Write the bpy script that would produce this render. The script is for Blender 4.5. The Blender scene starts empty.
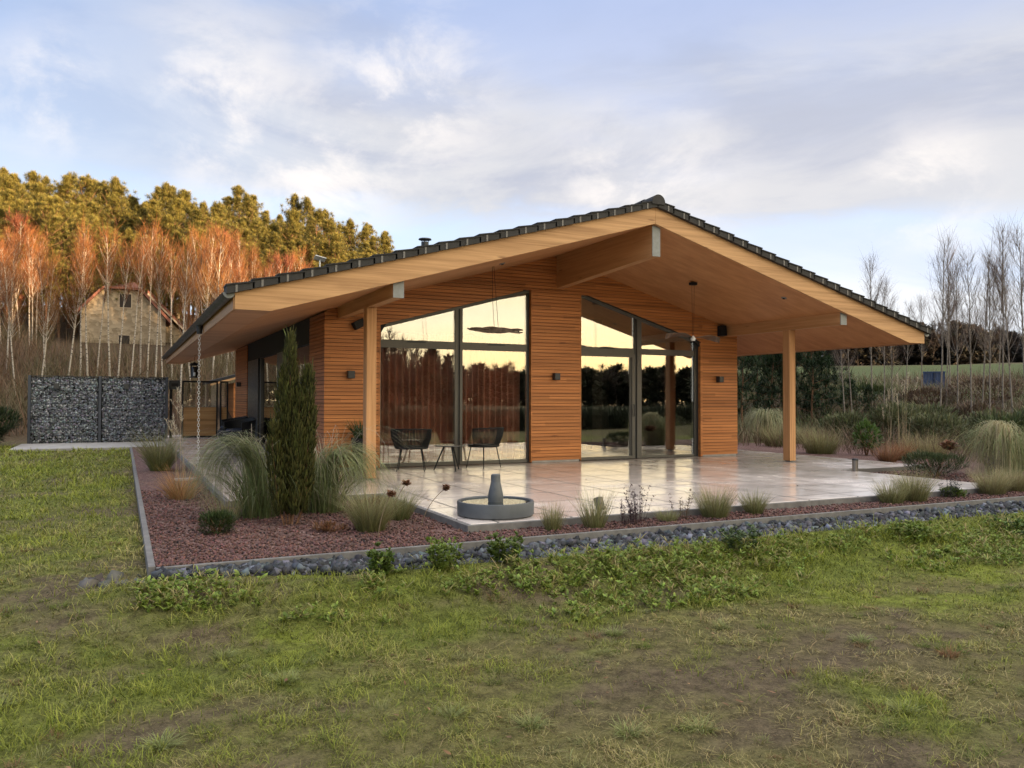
import bpy, bmesh, math, random
import numpy as np
from math import radians as rad, sin, cos, pi, tan, atan2
rng = np.random.default_rng(7)
random.seed(7)
sc = bpy.context.scene
col = sc.collection

# ------------------------------------------------------------------ camera
cam = bpy.data.cameras.new("camera")
cam_o = bpy.data.objects.new("camera", cam)
col.objects.link(cam_o)
from mathutils import Matrix
M_ = (Matrix.Rotation(-rad(26.016), 4, 'Z') @ Matrix.Rotation(rad(90 + 1.139), 4, 'X')
      @ Matrix.Rotation(rad(0.145), 4, 'Z'))
M_.translation = (0, 0, 1.3)
cam_o.matrix_world = M_
cam.sensor_width = 36
cam.lens = 36 * 797.4 / 1024
cam.clip_start = 0.05
cam.clip_end = 5000
sc.camera = cam_o

# ------------------------------------------------------------------ world, sun, exposure
SUN_AZ, SUN_EL = 145.0, 0.8          # compass angle from +Y towards +X, elevation (degrees)
wd = bpy.data.worlds.new("World")
sc.world = wd
wd.use_nodes = True


class NT:
    """small helper to write node trees"""
    def __init__(s, tree):
        s.t = tree
        s.n = tree.nodes
        s.l = tree.links

    def put(s, sock, v):
        if v is None:
            return
        if isinstance(v, bpy.types.NodeSocket):
            s.l.new(v, sock)
        else:
            if sock.type == 'RGBA' and len(v) == 3:
                v = (*v, 1)
            sock.default_value = v

    def node(s, kind, ins=None, out=0, **kw):
        nd = s.n.new(kind)
        for k, v in kw.items():
            setattr(nd, k, v)
        for k, v in (ins or {}).items():
            s.put(nd.inputs[k], v)
        return nd.outputs[out]

    def math(s, op, a, b=None, c=None, clamp=False):
        nd = s.n.new('ShaderNodeMath')
        nd.operation = op
        nd.use_clamp = clamp
        for i, v in enumerate((a, b, c)):
            s.put(nd.inputs[i], v)
        return nd.outputs[0]

    def mix(s, f, a, b, mode='MIX'):
        nd = s.n.new('ShaderNodeMix')
        nd.data_type = 'RGBA'
        nd.blend_type = mode
        s.put(nd.inputs[0], f)
        s.put(nd.inputs[6], a)
        s.put(nd.inputs[7], b)
        return nd.outputs[2]

    def noise(s, vec, scale, detail=4, rough=.55, dist=0, out=0):
        return s.node('ShaderNodeTexNoise', {'Vector': vec, 'Scale': scale, 'Detail': detail,
                                             'Roughness': rough, 'Distortion': dist}, out)

    def mapr(s, v, a, b, c=0., d=1., smooth=True):
        nd = s.n.new('ShaderNodeMapRange')
        nd.interpolation_type = 'SMOOTHSTEP' if smooth else 'LINEAR'
        s.put(nd.inputs['Value'], v)
        for k, x in zip(('From Min', 'From Max', 'To Min', 'To Max'), (a, b, c, d)):
            s.put(nd.inputs[k], x)
        return nd.outputs[0]

    def mapping(s, vec, scale=(1, 1, 1), rot=(0, 0, 0), loc=(0, 0, 0)):
        return s.node('ShaderNodeMapping', {'Vector': vec, 'Scale': scale, 'Rotation': rot, 'Location': loc})

    def bump(s, h, strength=.3, dist=.02):
        return s.node('ShaderNodeBump', {'Height': h, 'Strength': strength, 'Distance': dist})


w = NT(wd.node_tree)
bg = w.n['Background']
sky = w.node('ShaderNodeTexSky', sky_type='NISHITA', sun_disc=False, sun_elevation=rad(2.4),
             sun_rotation=rad(SUN_AZ), air_density=1.0, dust_density=0.8, ozone_density=1.6)
tcw = w.node('ShaderNodeTexCoord')
sep = w.n.new('ShaderNodeSeparateXYZ')
w.l.new(tcw, sep.inputs[0])
dx, dy, dz = sep.outputs
# turn the axes so that u runs across the view and v away from it
ca, sa = cos(rad(26)), sin(rad(26))
u_ = w.math('SUBTRACT', w.math('MULTIPLY', dx, ca), w.math('MULTIPLY', dy, sa))
v_ = w.math('ADD', w.math('MULTIPLY', dx, sa), w.math('MULTIPLY', dy, ca))
comb = w.n.new('ShaderNodeCombineXYZ')
w.l.new(u_, comb.inputs[0]); w.l.new(v_, comb.inputs[1]); w.l.new(dz, comb.inputs[2])
cp = comb.outputs[0]
elev = w.math('MULTIPLY', w.math('ARCSINE', dz), 180 / pi)
n_big = w.noise(w.mapping(cp, (1.5, 1.5, 4.2), loc=(3.2, 1.4, .4)), 1.0, 6, .55, .4)
n_fine = w.noise(w.mapping(cp, (3.0, 3.0, 12.0), rot=(0, rad(8), 0), loc=(7.2, 4.4, 2.0)), 1.0, 8, .60, .5)
n_puff = w.noise(w.mapping(cp, (7, 7, 11), loc=(1.2, .4, 5.0)), 1.0, 8, .62, .3)
tilt = w.math('ADD', elev, w.math('MULTIPLY', u_, 2.0))
lo = w.mapr(w.math('ADD', tilt, w.math('MULTIPLY', w.math('SUBTRACT', n_fine, .5), 9.0)), 11.8, 14.6)
hi = w.mapr(w.math('ADD', tilt, w.math('MULTIPLY', w.math('SUBTRACT', n_big, .5), 26.0)), 29.0, 17.5)
bank = w.math('MULTIPLY', w.math('MULTIPLY', lo, hi), w.mapr(u_, -.62, -.12, .30, 1.0))
veil = w.math('MULTIPLY', w.mapr(n_big, .34, .66), w.mapr(u_, -.75, .25, .25, 1.0))
low = w.math('MULTIPLY', w.mapr(n_fine, .36, .60), w.mapr(elev, 13, 5, 0., .85))
low = w.math('MULTIPLY', low, w.mapr(u_, -.1, .3, .25, 1.0))
puffs = None
for (pu, pz, pr_) in ((-.135, .385, .16), (-.37, .362, .15), (-.575, .385, .09), (-.24, .30, .16), (.16, .25, .16), (.52, .27, .10)):
    l_ = math.sqrt(pu * pu + 1 + pz * pz)
    dv = w.n.new('ShaderNodeVectorMath'); dv.operation = 'DISTANCE'
    w.l.new(cp, dv.inputs[0]); dv.inputs[1].default_value = (pu / l_, 1 / l_, pz / l_)
    m_ = w.mapr(dv.outputs['Value'], pr_, .0)
    puffs = m_ if puffs is None else w.math('MAXIMUM', puffs, m_)
lit = w.math('MULTIPLY', puffs, w.mapr(n_puff, .40, .64))
# colours are radiances in the sky texture's own units
sun_d = (sin(rad(SUN_AZ)), cos(rad(SUN_AZ)))
toward = w.math('ADD', w.math('MULTIPLY', dx, sun_d[0]), w.math('MULTIPLY', dy, sun_d[1]))
warm = w.mapr(toward, .12, .95)
base = w.mix(w.math('MULTIPLY', .92, w.mapr(warm, 0., .6, 1., 0.)), sky,
             w.mix(w.mapr(elev, 6, 27), (1.18, 1.45, 1.80), w.mix(w.mapr(u_, -.7, .4), (.50, .75, 1.30), (.62, .78, 1.22))))
cl_grey = w.mix(warm, w.mix(w.mapr(n_fine, .36, .64), (.80, .81, .92), (1.16, 1.12, 1.10)), (3.6, 3.1, 2.2))
cl_lit = w.mix(warm, (1.72, 1.60, 1.50), (5.0, 4.2, 2.8))
cl_low = w.mix(warm, (1.62, 1.60, 1.56), (4.6, 3.8, 2.3))
pale = w.mix(w.mapr(elev, 1.2, 9), (5.6, 4.0, 1.9), (4.7, 4.35, 3.4))
base = w.mix(w.math('MULTIPLY', warm, .95), base, pale)
c = w.mix(w.math('MULTIPLY', veil, w.mapr(elev, 16, 27, .55, .38)), base, w.mix(warm, (1.12, 1.14, 1.36), (4.0, 3.7, 2.8)))
c = w.mix(w.math('MULTIPLY', bank, .80), c, cl_grey)
c = w.mix(w.math('MULTIPLY', low, .8), c, cl_low)
c = w.mix(w.math('MULTIPLY', lit, .75), c, cl_lit)
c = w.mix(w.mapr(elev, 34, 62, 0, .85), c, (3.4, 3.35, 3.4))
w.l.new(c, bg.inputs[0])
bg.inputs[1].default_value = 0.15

sun = bpy.data.lights.new("sun", 'SUN')
sun.energy = 4.2
sun.angle = rad(0.6)
sun.color = (1.0, 0.68, 0.38)
sun_o = bpy.data.objects.new("sun", sun)
col.objects.link(sun_o)
sd = (sin(rad(SUN_AZ)) * cos(rad(SUN_EL)), cos(rad(SUN_AZ)) * cos(rad(SUN_EL)), sin(rad(SUN_EL)))
from mathutils import Vector
sun_o.rotation_euler = Vector(sd).to_track_quat('Z', 'Y').to_euler()

sc.view_settings.view_transform = 'Standard'
sc.view_settings.look = 'None'
sc.view_settings.gamma = 1
sc.view_settings.exposure = 2.24
sc.render.engine = 'CYCLES'
sc.cycles.max_bounces = 7
sc.cycles.transparent_max_bounces = 12
sc.cycles.diffuse_bounces = 3
sc.cycles.glossy_bounces = 4
sc.cycles.caustics_reflective = False
sc.cycles.caustics_refractive = False


# ------------------------------------------------------------------ object helpers
def link(o, parent=None):
    col.objects.link(o)
    if parent is not None:
        o.parent = parent
    return o


def tag(o, label=None, cat=None, group=None, kind=None):
    if label: o['label'] = label
    if cat: o['category'] = cat
    if group: o['group'] = group
    if kind: o['kind'] = kind
    return o


def thing(name, label, cat, loc=(0, 0, 0), rz=0, group=None):
    o = bpy.data.objects.new(name, None)
    o.empty_display_size = .2
    o.location = loc
    o.rotation_euler = (0, 0, rz)
    return tag(link(o), label, cat, group)


def dup(root, loc=None, rz=None, label=None, group=None, scale=None):
    r = root.copy(); link(r)
    if loc is not None: r.location = loc
    if rz is not None: r.rotation_euler = (0, 0, rz)
    if scale is not None: r.scale = (scale,) * 3 if not isinstance(scale, tuple) else scale
    if label: r['label'] = label
    if group: r['group'] = group
    for ch in list(root.children):
        c_ = ch.copy(); link(c_, r)
        for g in list(ch.children):
            d_ = g.copy(); link(d_, c_)
    return r


class MB:
    def __init__(s):
        s.v = []; s.f = []; s.m = []; s.mi = 0

    def add(s, vs, fs):
        b = len(s.v)
        s.v += [tuple(map(float, p)) for p in vs]
        for f in fs:
            s.f.append([b + i for i in f]); s.m.append(s.mi)

    def box(s, x0, x1, y0, y1, z0, z1):
        s.add([(x0, y0, z0), (x1, y0, z0), (x1, y1, z0), (x0, y1, z0), (x0, y0, z1), (x1, y0, z1), (x1, y1, z1), (x0, y1, z1)],
              [(3, 2, 1, 0), (4, 5, 6, 7), (0, 1, 5, 4), (1, 2, 6, 5), (2, 3, 7, 6), (3, 0, 4, 7)])

    def prism_xz(s, pts, y0, y1):
        n = len(pts)
        s.add([(x, y0, z) for x, z in pts] + [(x, y1, z) for x, z in pts],
              [tuple(range(n)), tuple(range(2 * n - 1, n - 1, -1))] + [((i + 1) % n, i, n + i, n + (i + 1) % n) for i in range(n)])

    def prism_xy(s, pts, z0, z1):
        n = len(pts)
        s.add([(x, y, z0) for x, y in pts] + [(x, y, z1) for x, y in pts],
              [tuple(range(n - 1, -1, -1)), tuple(range(n, 2 * n))] + [(i, (i + 1) % n, n + (i + 1) % n, n + i) for i in range(n)])

    def prism_yz(s, pts, x0, x1):
        n = len(pts)
        s.add([(x0, y, z) for y, z in pts] + [(x1, y, z) for y, z in pts],
              [tuple(range(n - 1, -1, -1)), tuple(range(n, 2 * n))] + [(i, (i + 1) % n, n + (i + 1) % n, n + i) for i in range(n)])

    def tube(s, pts, r, n=6, cap=True):
        pts = [np.array(p, float) for p in pts]
        rr = r if hasattr(r, '__len__') else [r] * len(pts)
        vs = []
        up = np.array([0.13, 0.31, 0.94])
        for i, p in enumerate(pts):
            d = pts[min(i + 1, len(pts) - 1)] - pts[max(i - 1, 0)]
            d = d / (np.linalg.norm(d) + 1e-9)
            a = np.cross(d, up)
            if np.linalg.norm(a) < .2: a = np.cross(d, [1, 0, 0])
            a /= np.linalg.norm(a); b = np.cross(d, a)
            for k in range(n):
                t = 2 * pi * k / n
                vs.append(p + rr[i] * (a * cos(t) + b * sin(t)))
        fs = []
        for i in range(len(pts) - 1):
            for k in range(n):
                k2 = (k + 1) % n
                fs.append((i * n + k, (i + 1) * n + k, (i + 1) * n + k2, i * n + k2))
        if cap:
            fs.append(tuple(range(n))); fs.append(tuple(range(len(pts) * n - 1, (len(pts) - 1) * n - 1, -1)))
        s.add(vs, fs)

    def lathe(s, prof, c=(0, 0, 0), n=32):
        vs = []
        for r, z in prof:
            for k in range(n):
                t = 2 * pi * k / n
                vs.append((c[0] + r * cos(t), c[1] + r * sin(t), c[2] + z))
        fs = []
        for i in range(len(prof) - 1):
            for k in range(n):
                k2 = (k + 1) % n
                fs.append((i * n + k, i * n + k2, (i + 1) * n + k2, (i + 1) * n + k))
        if prof[0][0] > 1e-4: fs.append(tuple(range(n - 1, -1, -1)))
        if prof[-1][0] > 1e-4: fs.append(tuple(range((len(prof) - 1) * n, len(prof) * n)))
        s.add(vs, fs)

    def build(s, name, mat, parent=None, smooth=False, bevel=0, label=None):
        me = bpy.data.meshes.new(name)
        me.from_pydata(s.v, [], s.f)
        mats = mat if isinstance(mat, (list, tuple)) else [mat]
        for m in mats: me.materials.append(m)
        if len(mats) > 1: me.polygons.foreach_set('material_index', s.m)
        if smooth:
            me.polygons.foreach_set('use_smooth', [True] * len(me.polygons))
            me.set_sharp_from_angle(angle=rad(38))
        me.update()
        o = bpy.data.objects.new(name, me)
        link(o, parent)
        if bevel:
            b = o.modifiers.new('bevel', 'BEVEL'); b.width = bevel; b.segments = 2; b.limit_method = 'ANGLE'
        if label: o['label'] = label
        return o


def np_mesh(name, V, F, mat, C=None, parent=None, smooth=False):
    """V (n,3), F (m,k) with one k, C (n,3) per-vertex colour"""
    me = bpy.data.meshes.new(name)
    V = np.ascontiguousarray(V, np.float32); F = np.ascontiguousarray(F, np.int32)
    me.vertices.add(len(V)); me.vertices.foreach_set('co', V.ravel())
    k = F.shape[1]
    me.loops.add(F.size); me.loops.foreach_set('vertex_index', F.ravel())
    me.polygons.add(len(F)); me.polygons.foreach_set('loop_start', np.arange(0, F.size, k, dtype=np.int32))
    me.polygons.foreach_set('loop_total', np.full(len(F), k, np.int32))
    if smooth: me.polygons.foreach_set('use_smooth', np.ones(len(F), bool))
    if C is not None:
        a = me.color_attributes.new('Col', 'FLOAT_COLOR', 'POINT')
        C4 = np.ones((len(V), 4), np.float32); C4[:, :3] = C
        a.data.foreach_set('color', C4.ravel())
    me.materials.append(mat)
    me.update(calc_edges=True)
    o = bpy.data.objects.new(name, me)
    return link(o, parent)


class Acc:
    """collects numpy pieces with the same face size"""
    def __init__(s): s.V = []; s.F = []; s.C = []; s.n = 0

    def add(s, V, F, C):
        s.V.append(V); s.F.append(F + s.n); s.C.append(C); s.n += len(V)

    def build(s, name, mat, parent=None):
        return np_mesh(name, np.concatenate(s.V), np.concatenate(s.F), mat, np.concatenate(s.C), parent)


def strands(base, az, t0, t1, L, W, c0, c1, S=4, p=1.0, prof=None, r=None):
    """bent ribbons: base (N,3); az heading; t0,t1 lean from vertical at root and tip; returns V,F,C"""
    r = r or rng
    N = len(base)
    B = lambda x: np.broadcast_to(np.asarray(x, float), (N,))
    az, t0, t1, L, W = map(B, (az, t0, t1, L, W))
    c0 = np.broadcast_to(np.asarray(c0, float), (N, 3)); c1 = np.broadcast_to(np.asarray(c1, float), (N, 3))
    P = np.zeros((S + 1, N, 3)); P[0] = base
    for k in range(S):
        t = t0 + (t1 - t0) * (sstep((k + .5) / S, p[0], p[1]) if isinstance(p, tuple) else ((k + .5) / S) ** p)
        st = (L / S)[:, None] * np.stack([np.sin(t) * np.cos(az), np.sin(t) * np.sin(az), np.cos(t)], 1)
        P[k + 1] = P[k] + st
    tw = az + pi / 2 + r.uniform(-.9, .9, N)
    wv = np.stack([np.cos(tw), np.sin(tw), r.uniform(-.25, .25, N)], 1)
    pr = prof if prof is not None else [max(.12, 1 - (k / S) ** 1.6) for k in range(S + 1)]
    V = np.zeros((N, S + 1, 2, 3)); C = np.zeros((N, S + 1, 2, 3))
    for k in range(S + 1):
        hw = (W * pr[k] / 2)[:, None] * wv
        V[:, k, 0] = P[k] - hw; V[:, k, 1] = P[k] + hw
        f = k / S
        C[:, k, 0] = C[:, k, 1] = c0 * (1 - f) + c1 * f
    b = (np.arange(N) * (S + 1) * 2)[:, None, None] + (np.arange(S) * 2)[None, :, None]
    F = b + np.array([0, 1, 3, 2])[None, None, :]
    return V.reshape(-1, 3), F.reshape(-1, 4), C.reshape(-1, 3)


def jitter(c, n, amt=.18, r=None):
    r = r or rng
    c = np.asarray(c, float)
    k = 1 + r.normal(0, amt, (n, 1)); hue = 1 + r.normal(0, min(.07, amt * .3), (n, 3))
    return np.clip(c * k * hue, .004, .9)


def _hash(ix, iy, s):
    h = (ix * 374761393 + iy * 668265263 + s * 974634777) & 0x7fffffff
    h = ((h ^ (h >> 13)) * 1274126177) & 0x7fffffff
    return ((h ^ (h >> 16)) & 0xffff) / 65535.0


def vnoise(x, y, s=0):
    x = np.asarray(x, float); y = np.asarray(y, float)
    ix = np.floor(x).astype(np.int64); iy = np.floor(y).astype(np.int64)
    fx = x - ix; fy = y - iy
    fx = fx * fx * (3 - 2 * fx); fy = fy * fy * (3 - 2 * fy)
    return (_hash(ix, iy, s) * (1 - fx) + _hash(ix + 1, iy, s) * fx) * (1 - fy) + \
           (_hash(ix, iy + 1, s) * (1 - fx) + _hash(ix + 1, iy + 1, s) * fx) * fy


def fbm(x, y, s=0, o=4):
    t = 0; a = .5; n = 0
    for k in range(o):
        t = t + a * vnoise(x * 2 ** k + 17.3 * k, y * 2 ** k - 9.1 * k, s + k); n += a; a *= .55
    return t / n


def sstep(x, a, b):
    t = np.clip((x - a) / (b - a), 0, 1)
    return t * t * (3 - 2 * t)


# ------------------------------------------------------------------ materials
def mat(name):
    m = bpy.data.materials.new(name)
    m.use_nodes = True
    t = NT(m.node_tree)
    return m, t, t.n['Principled BSDF']


def simple(name, c, rough=.6, metal=0, spec=.5, var=.0, scale=8, bump=0):
    m, t, b = mat(name)
    oc = t.node('ShaderNodeTexCoord', out=3)
    if var:
        n = t.noise(oc, scale, 6, .6)
        lo_ = tuple(x * (1 - var) for x in c); hi_ = tuple(min(1, x * (1 + var)) for x in c)
        t.put(b.inputs['Base Color'], t.mix(t.mapr(n, .3, .7), lo_, hi_))
        t.put(b.inputs['Roughness'], t.mapr(n, .3, .7, max(.02, rough - .08), min(1, rough + .08)))
        if bump: t.put(b.inputs['Normal'], t.bump(n, bump, .01))
    else:
        t.put(b.inputs['Base Color'], c); b.inputs['Roughness'].default_value = rough
    b.inputs['Metallic'].default_value = metal
    b.inputs['Specular IOR Level'].default_value = spec
    return m


def wood(name, c, axis='X', dark=.55, rough=.55, grain=26, board=0, knots=True):
    """wood with grain running along an axis; board = board pitch in metres along z (each board its own tone)"""
    m, t, b = mat(name)
    oc = t.node('ShaderNodeTexCoord', out=3)
    sc_ = {'X': (.6, grain, grain), 'Y': (grain, .6, grain), 'Z': (grain, grain, .6)}[axis]
    mp = t.mapping(oc, sc_)
    n1 = t.noise(mp, 1.0, 6, .62, .6)
    n2 = t.noise(t.mapping(oc, tuple(x * .22 for x in sc_)), 1.0, 4, .55, 1.2)
    g = t.math('ADD', t.math('MULTIPLY', n1, .55), t.math('MULTIPLY', n2, .45))
    c_d = (c[0] * dark, c[1] * dark * .9, c[2] * dark * .8)
    cc = t.mix(t.mapr(g, .34, .66), c_d, c)
    if board:
        s_ = t.n.new('ShaderNodeSeparateXYZ'); t.l.new(oc, s_.inputs[0])
        row = t.math('FLOOR', t.math('DIVIDE', s_.outputs[2], board))
        seg = t.math('FLOOR', t.math('ADD', t.math('DIVIDE', s_.outputs[0], 2.7), t.math('MULTIPLY', row, .37)))
        cb = t.n.new('ShaderNodeCombineXYZ'); t.l.new(row, cb.inputs[0]); t.l.new(seg, cb.inputs[1])
        wn = t.node('ShaderNodeTexWhiteNoise', {'Vector': cb.outputs[0]}, 0, noise_dimensions='3D')
        cc = t.mix(1.0, cc, t.mix(wn, (.78, .74, .70), (1.16, 1.12, 1.08)), 'MULTIPLY')
    if knots:
        vo = t.node('ShaderNodeTexVoronoi', {'Vector': t.mapping(oc, {'X': (1.6, 9, 9), 'Y': (9, 1.6, 9), 'Z': (9, 9, 1.6)}[axis]), 'Scale': .55})
        k = t.mapr(vo, .03, .11, .8, 0.)
        cc = t.mix(k, cc, (c[0] * .32, c[1] * .25, c[2] * .2))
    t.put(b.inputs['Base Color'], cc)
    ww = t.noise(t.mapping(oc, {'X': (.8, 2.5, 2.5), 'Y': (2.5, .8, 2.5), 'Z': (2.5, 2.5, .8)}[axis], loc=(4, 2, 1)), 1.0, 5, .6)
    cc = t.mix(t.mapr(ww, .46, .70, 0, .5), cc, (c[0] * .86, c[1] * 1.02, c[2] * 1.35))
    b.inputs['Roughness'].default_value = rough
    b.inputs['Specular IOR Level'].default_value = .35
    t.put(b.inputs['Normal'], t.bump(g, .25, .004))
    return m


def attr_mat(name, rough=.6, trans=.25, spec=.25):
    m, t, b = mat(name)
    a = t.node('ShaderNodeVertexColor', layer_name='Col')
    t.put(b.inputs['Base Color'], a)
    b.inputs['Roughness'].default_value = rough
    b.inputs['Specular IOR Level'].default_value = spec
    if trans:
        tr = t.node('ShaderNodeBsdfTranslucent', {'Color': a})
        mx = t.node('ShaderNodeMixShader', {0: trans, 1: b.outputs[0], 2: tr})
        t.l.new(mx, t.n['Material Output'].inputs[0])
    return m


M = {}
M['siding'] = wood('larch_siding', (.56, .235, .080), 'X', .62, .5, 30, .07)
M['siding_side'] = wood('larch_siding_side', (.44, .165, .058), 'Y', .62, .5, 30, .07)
M['beam'] = wood('spruce_beam', (.58, .335, .158), 'X', .56, .55, 22)
M['beam_y'] = wood('spruce_beam_deep', (.52, .28, .125), 'Y', .7, .5, 20)
M['post'] = wood('spruce_post', (.58, .315, .142), 'Z', .58, .55, 20)
M['soffit'] = wood('plywood_soffit', (.53, .265, .115), 'X', .74, .5, 7, 0, False)
M['black_wall'] = simple('dark_membrane', (.012, .012, .013), .8)
M['anthracite'] = simple('anthracite_metal', (.030, .032, .036), .42, .3, .5, .15, 20)
M['frame'] = simple('grey_brown_frame', (.095, .09, .08), .45, .1, .4, .08, 14)
M['frame_dark'] = simple('dark_frame', (.025, .026, .028), .4, .2)
M['zinc'] = simple('zinc_plate', (.20, .21, .21), .55, .2, .5, .15, 12)
M['tile'] = simple('roof_tile_clay', (.022, .022, .024), .7, 0, .3, .35, 9, .2)
M['tile_edge'] = simple('roof_tile_rib', (.15, .14, .13), .6, 0, .5, .25, 20)
M['tile_face'] = simple('roof_tile_verge', (.036, .034, .033), .75, 0, .3, .3, 6)
M['concrete'] = simple('kerb_concrete', (.15, .143, .138), .8, 0, .3, .22, 9, .3)
M['pale_concrete'] = simple('pale_concrete', (.30, .285, .27), .75, 0, .3, .16, 5, .2)
M['curtain'] = simple('rust_curtain', (.62, .30, .22), .85, 0, .1, .2, 3)
M['inner_wall'] = simple('inner_wall', (.10, .085, .07), .7)
M['inner_floor'] = simple('inner_floor', (.16, .13, .10), .35)
M['black_metal'] = simple('black_steel', (.010, .010, .011), .6, .0, .3)
M['fountain'] = simple('fountain_resin', (.075, .082, .09), .55, 0, .5, .12, 10)
M['white'] = simple('white_plastic', (.7, .7, .68), .4)
M['rust'] = simple('rusty_brown', (.16, .065, .03), .8, 0, .3, .4, 30)
M['terracotta'] = simple('old_roof_tiles', (.20, .085, .06), .8, 0, .2, .3, 4)
M['blue'] = simple('blue_steel', (.025, .045, .10), .5, 0, .4, .2, 3)
M['plaster'] = simple('plaster_trim', (.42, .34, .25), .9)
M['gate_wood'] = wood('bamboo_screen', (.40, .25, .11), 'X', .7, .6, 20, .09, False)
M['grass'] = attr_mat('grass_blade', .55, .3)
M['leaf'] = attr_mat('leaf', .5, .25)
M['needle'] = attr_mat('needles', .6, .2)
M['twig'] = attr_mat('twigs', .75, .1, .15)
M['stone'] = attr_mat('stones', .7, 0, .4)


def m_bark():
    m, t, b = mat('birch_bark')
    oc = t.node('ShaderNodeTexCoord', out=3)
    n = t.noise(t.mapping(oc, (3, 3, 9)), 2.0, 5, .7)
    t.put(b.inputs['Base Color'], t.mix(t.mapr(n, .52, .62), (.40, .35, .29), (.06, .048, .04)))
    b.inputs['Roughness'].default_value = .8
    return m


M['bark'] = m_bark()
M['pine_bark'] = simple('pine_bark', (.16, .085, .05), .9, 0, .2, .4, 12, .4)


def m_glass():
    m, t, b = mat('window_glass')
    t.n.remove(b)
    fr = t.node('ShaderNodeFresnel', {'IOR': 1.5})
    fac = t.math('ADD', t.math('MULTIPLY', fr, .9), .19, clamp=True)
    tr = t.node('ShaderNodeBsdfTransparent', {'Color': (.93, .93, .91)})
    gl = t.node('ShaderNodeBsdfGlossy', {'Color': (.95, .95, .92), 'Roughness': .004})
    t.l.new(t.node('ShaderNodeMixShader', {0: fac, 1: tr, 2: gl}), t.n['Material Output'].inputs[0])
    return m


M['glass'] = m_glass()


def m_water():
    m, t, b = mat('still_water')
    b.inputs['Base Color'].default_value = (.02, .025, .025, 1)
    b.inputs['Roughness'].default_value = .03
    b.inputs['Specular IOR Level'].default_value = .8
    oc = t.node('ShaderNodeTexCoord', out=3)
    t.put(b.inputs['Normal'], t.bump(t.noise(oc, 14, 3), .12, .01))
    return m


M['water'] = m_water()


def m_terrace():
    m, t, b = mat('terrace_tile')
    oc = t.node('ShaderNodeTexCoord', out=3)
    br = t.n.new('ShaderNodeTexBrick')
    br.offset = 0.0
    t.put(br.inputs['Vector'], oc)
    for k, v in (('Color1', (.60, .525, .485)), ('Color2', (.68, .605, .56)), ('Mortar', (.12, .11, .10)), ('Scale', 1.0),
                 ('Mortar Size', .016), ('Mortar Smooth', .1), ('Brick Width', .9), ('Row Height', .9)):
        t.put(br.inputs[k], v)
    n = t.noise(oc, 2.2, 6, .65)
    n2 = t.noise(oc, 40, 3, .6)
    cc = t.mix(1, br.outputs[0], t.mix(t.mapr(n, .3, .7), (.95, .945, .94), (1.04, 1.035, 1.03)), 'MULTIPLY')
    t.put(b.inputs['Base Color'], cc)
    t.put(b.inputs['Roughness'], t.math('ADD', t.math('ADD', t.mapr(n, .35, .7, .10, .17), t.mapr(t.noise(oc, .55, 4, .6), .45, .7, 0., .14)), t.math('MULTIPLY', br.outputs[1], .4)))
    b.inputs['Specular IOR Level'].default_value = .62
    hgt = t.math('ADD', t.math('MULTIPLY', n2, .05), t.math('MULTIPLY', br.outputs[1], -1.0))
    t.put(b.inputs['Normal'], t.bump(hgt, .10, .004))
    return m


M['terrace'] = m_terrace()


def m_gravel():
    m, t, b = mat('red_lava_gravel')
    oc = t.node('ShaderNodeTexCoord', out=3)
    vo = t.n.new('ShaderNodeTexVoronoi'); vo.feature = 'F1'
    t.put(vo.inputs['Vector'], oc); vo.inputs['Scale'].default_value = 48
    sp = t.n.new('ShaderNodeSeparateColor'); t.l.new(vo.outputs['Color'], sp.inputs[0])
    n = t.noise(oc, 1.7, 5, .6)
    c1 = t.mix(sp.outputs[0], (.065, .030, .026), (.165, .078, .064))
    c1 = t.mix(t.mapr(sp.outputs[1], .86, .95), c1, (.30, .20, .17))
    c1 = t.mix(t.mapr(n, .42, .72, 0, .45), c1, (.09, .062, .045))
    t.put(b.inputs['Base Color'], c1)
    b.inputs['Roughness'].default_value = .9
    t.put(b.inputs['Normal'], t.bump(t.math('SUBTRACT', 1.0, vo.outputs[0]), .9, .02))
    return m


M['gravel'] = m_gravel()


def m_ground():
    m, t, b = mat('ground_soil_and_moss')
    a = t.node('ShaderNodeVertexColor', layer_name='Col')
    oc = t.node('ShaderNodeTexCoord', out=3)
    n = t.noise(oc, 9, 8, .7)
    n2 = t.noise(oc, 60, 4, .7)
    k = t.math('ADD', t.math('MULTIPLY', n, .6), t.math('MULTIPLY', n2, .4))
    t.put(b.inputs['Base Color'], t.mix(1, a, t.mix(t.mapr(k, .32, .68), (.42, .40, .38), (1.55, 1.52, 1.45)), 'MULTIPLY'))
    b.inputs['Roughness'].default_value = .95
    b.inputs['Specular IOR Level'].default_value = .15
    t.put(b.inputs['Normal'], t.bump(k, 1.0, .06))
    return m


M['ground'] = m_ground()


def m_masonry():
    m, t, b = mat('rubble_masonry')
    oc = t.node('ShaderNodeTexCoord', out=3)
    vo = t.n.new('ShaderNodeTexVoronoi'); t.put(vo.inputs['Vector'], t.mapping(oc, (1, 1, 1.7))); vo.inputs['Scale'].default_value = 3.2
    sp = t.n.new('ShaderNodeSeparateColor'); t.l.new(vo.outputs['Color'], sp.inputs[0])
    t.put(b.inputs['Base Color'], t.mix(sp.outputs[0], (.22, .17, .11), (.37, .30, .21)))
    b.inputs['Roughness'].default_value = .9
    t.put(b.inputs['Normal'], t.bump(vo.outputs[0], .5, .05))
    return m


M['masonry'] = m_masonry()

# ------------------------------------------------------------------ terrain
CURB_Y, CURB_X = 7.155, 0.2065
BED_R = 21.0


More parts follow.
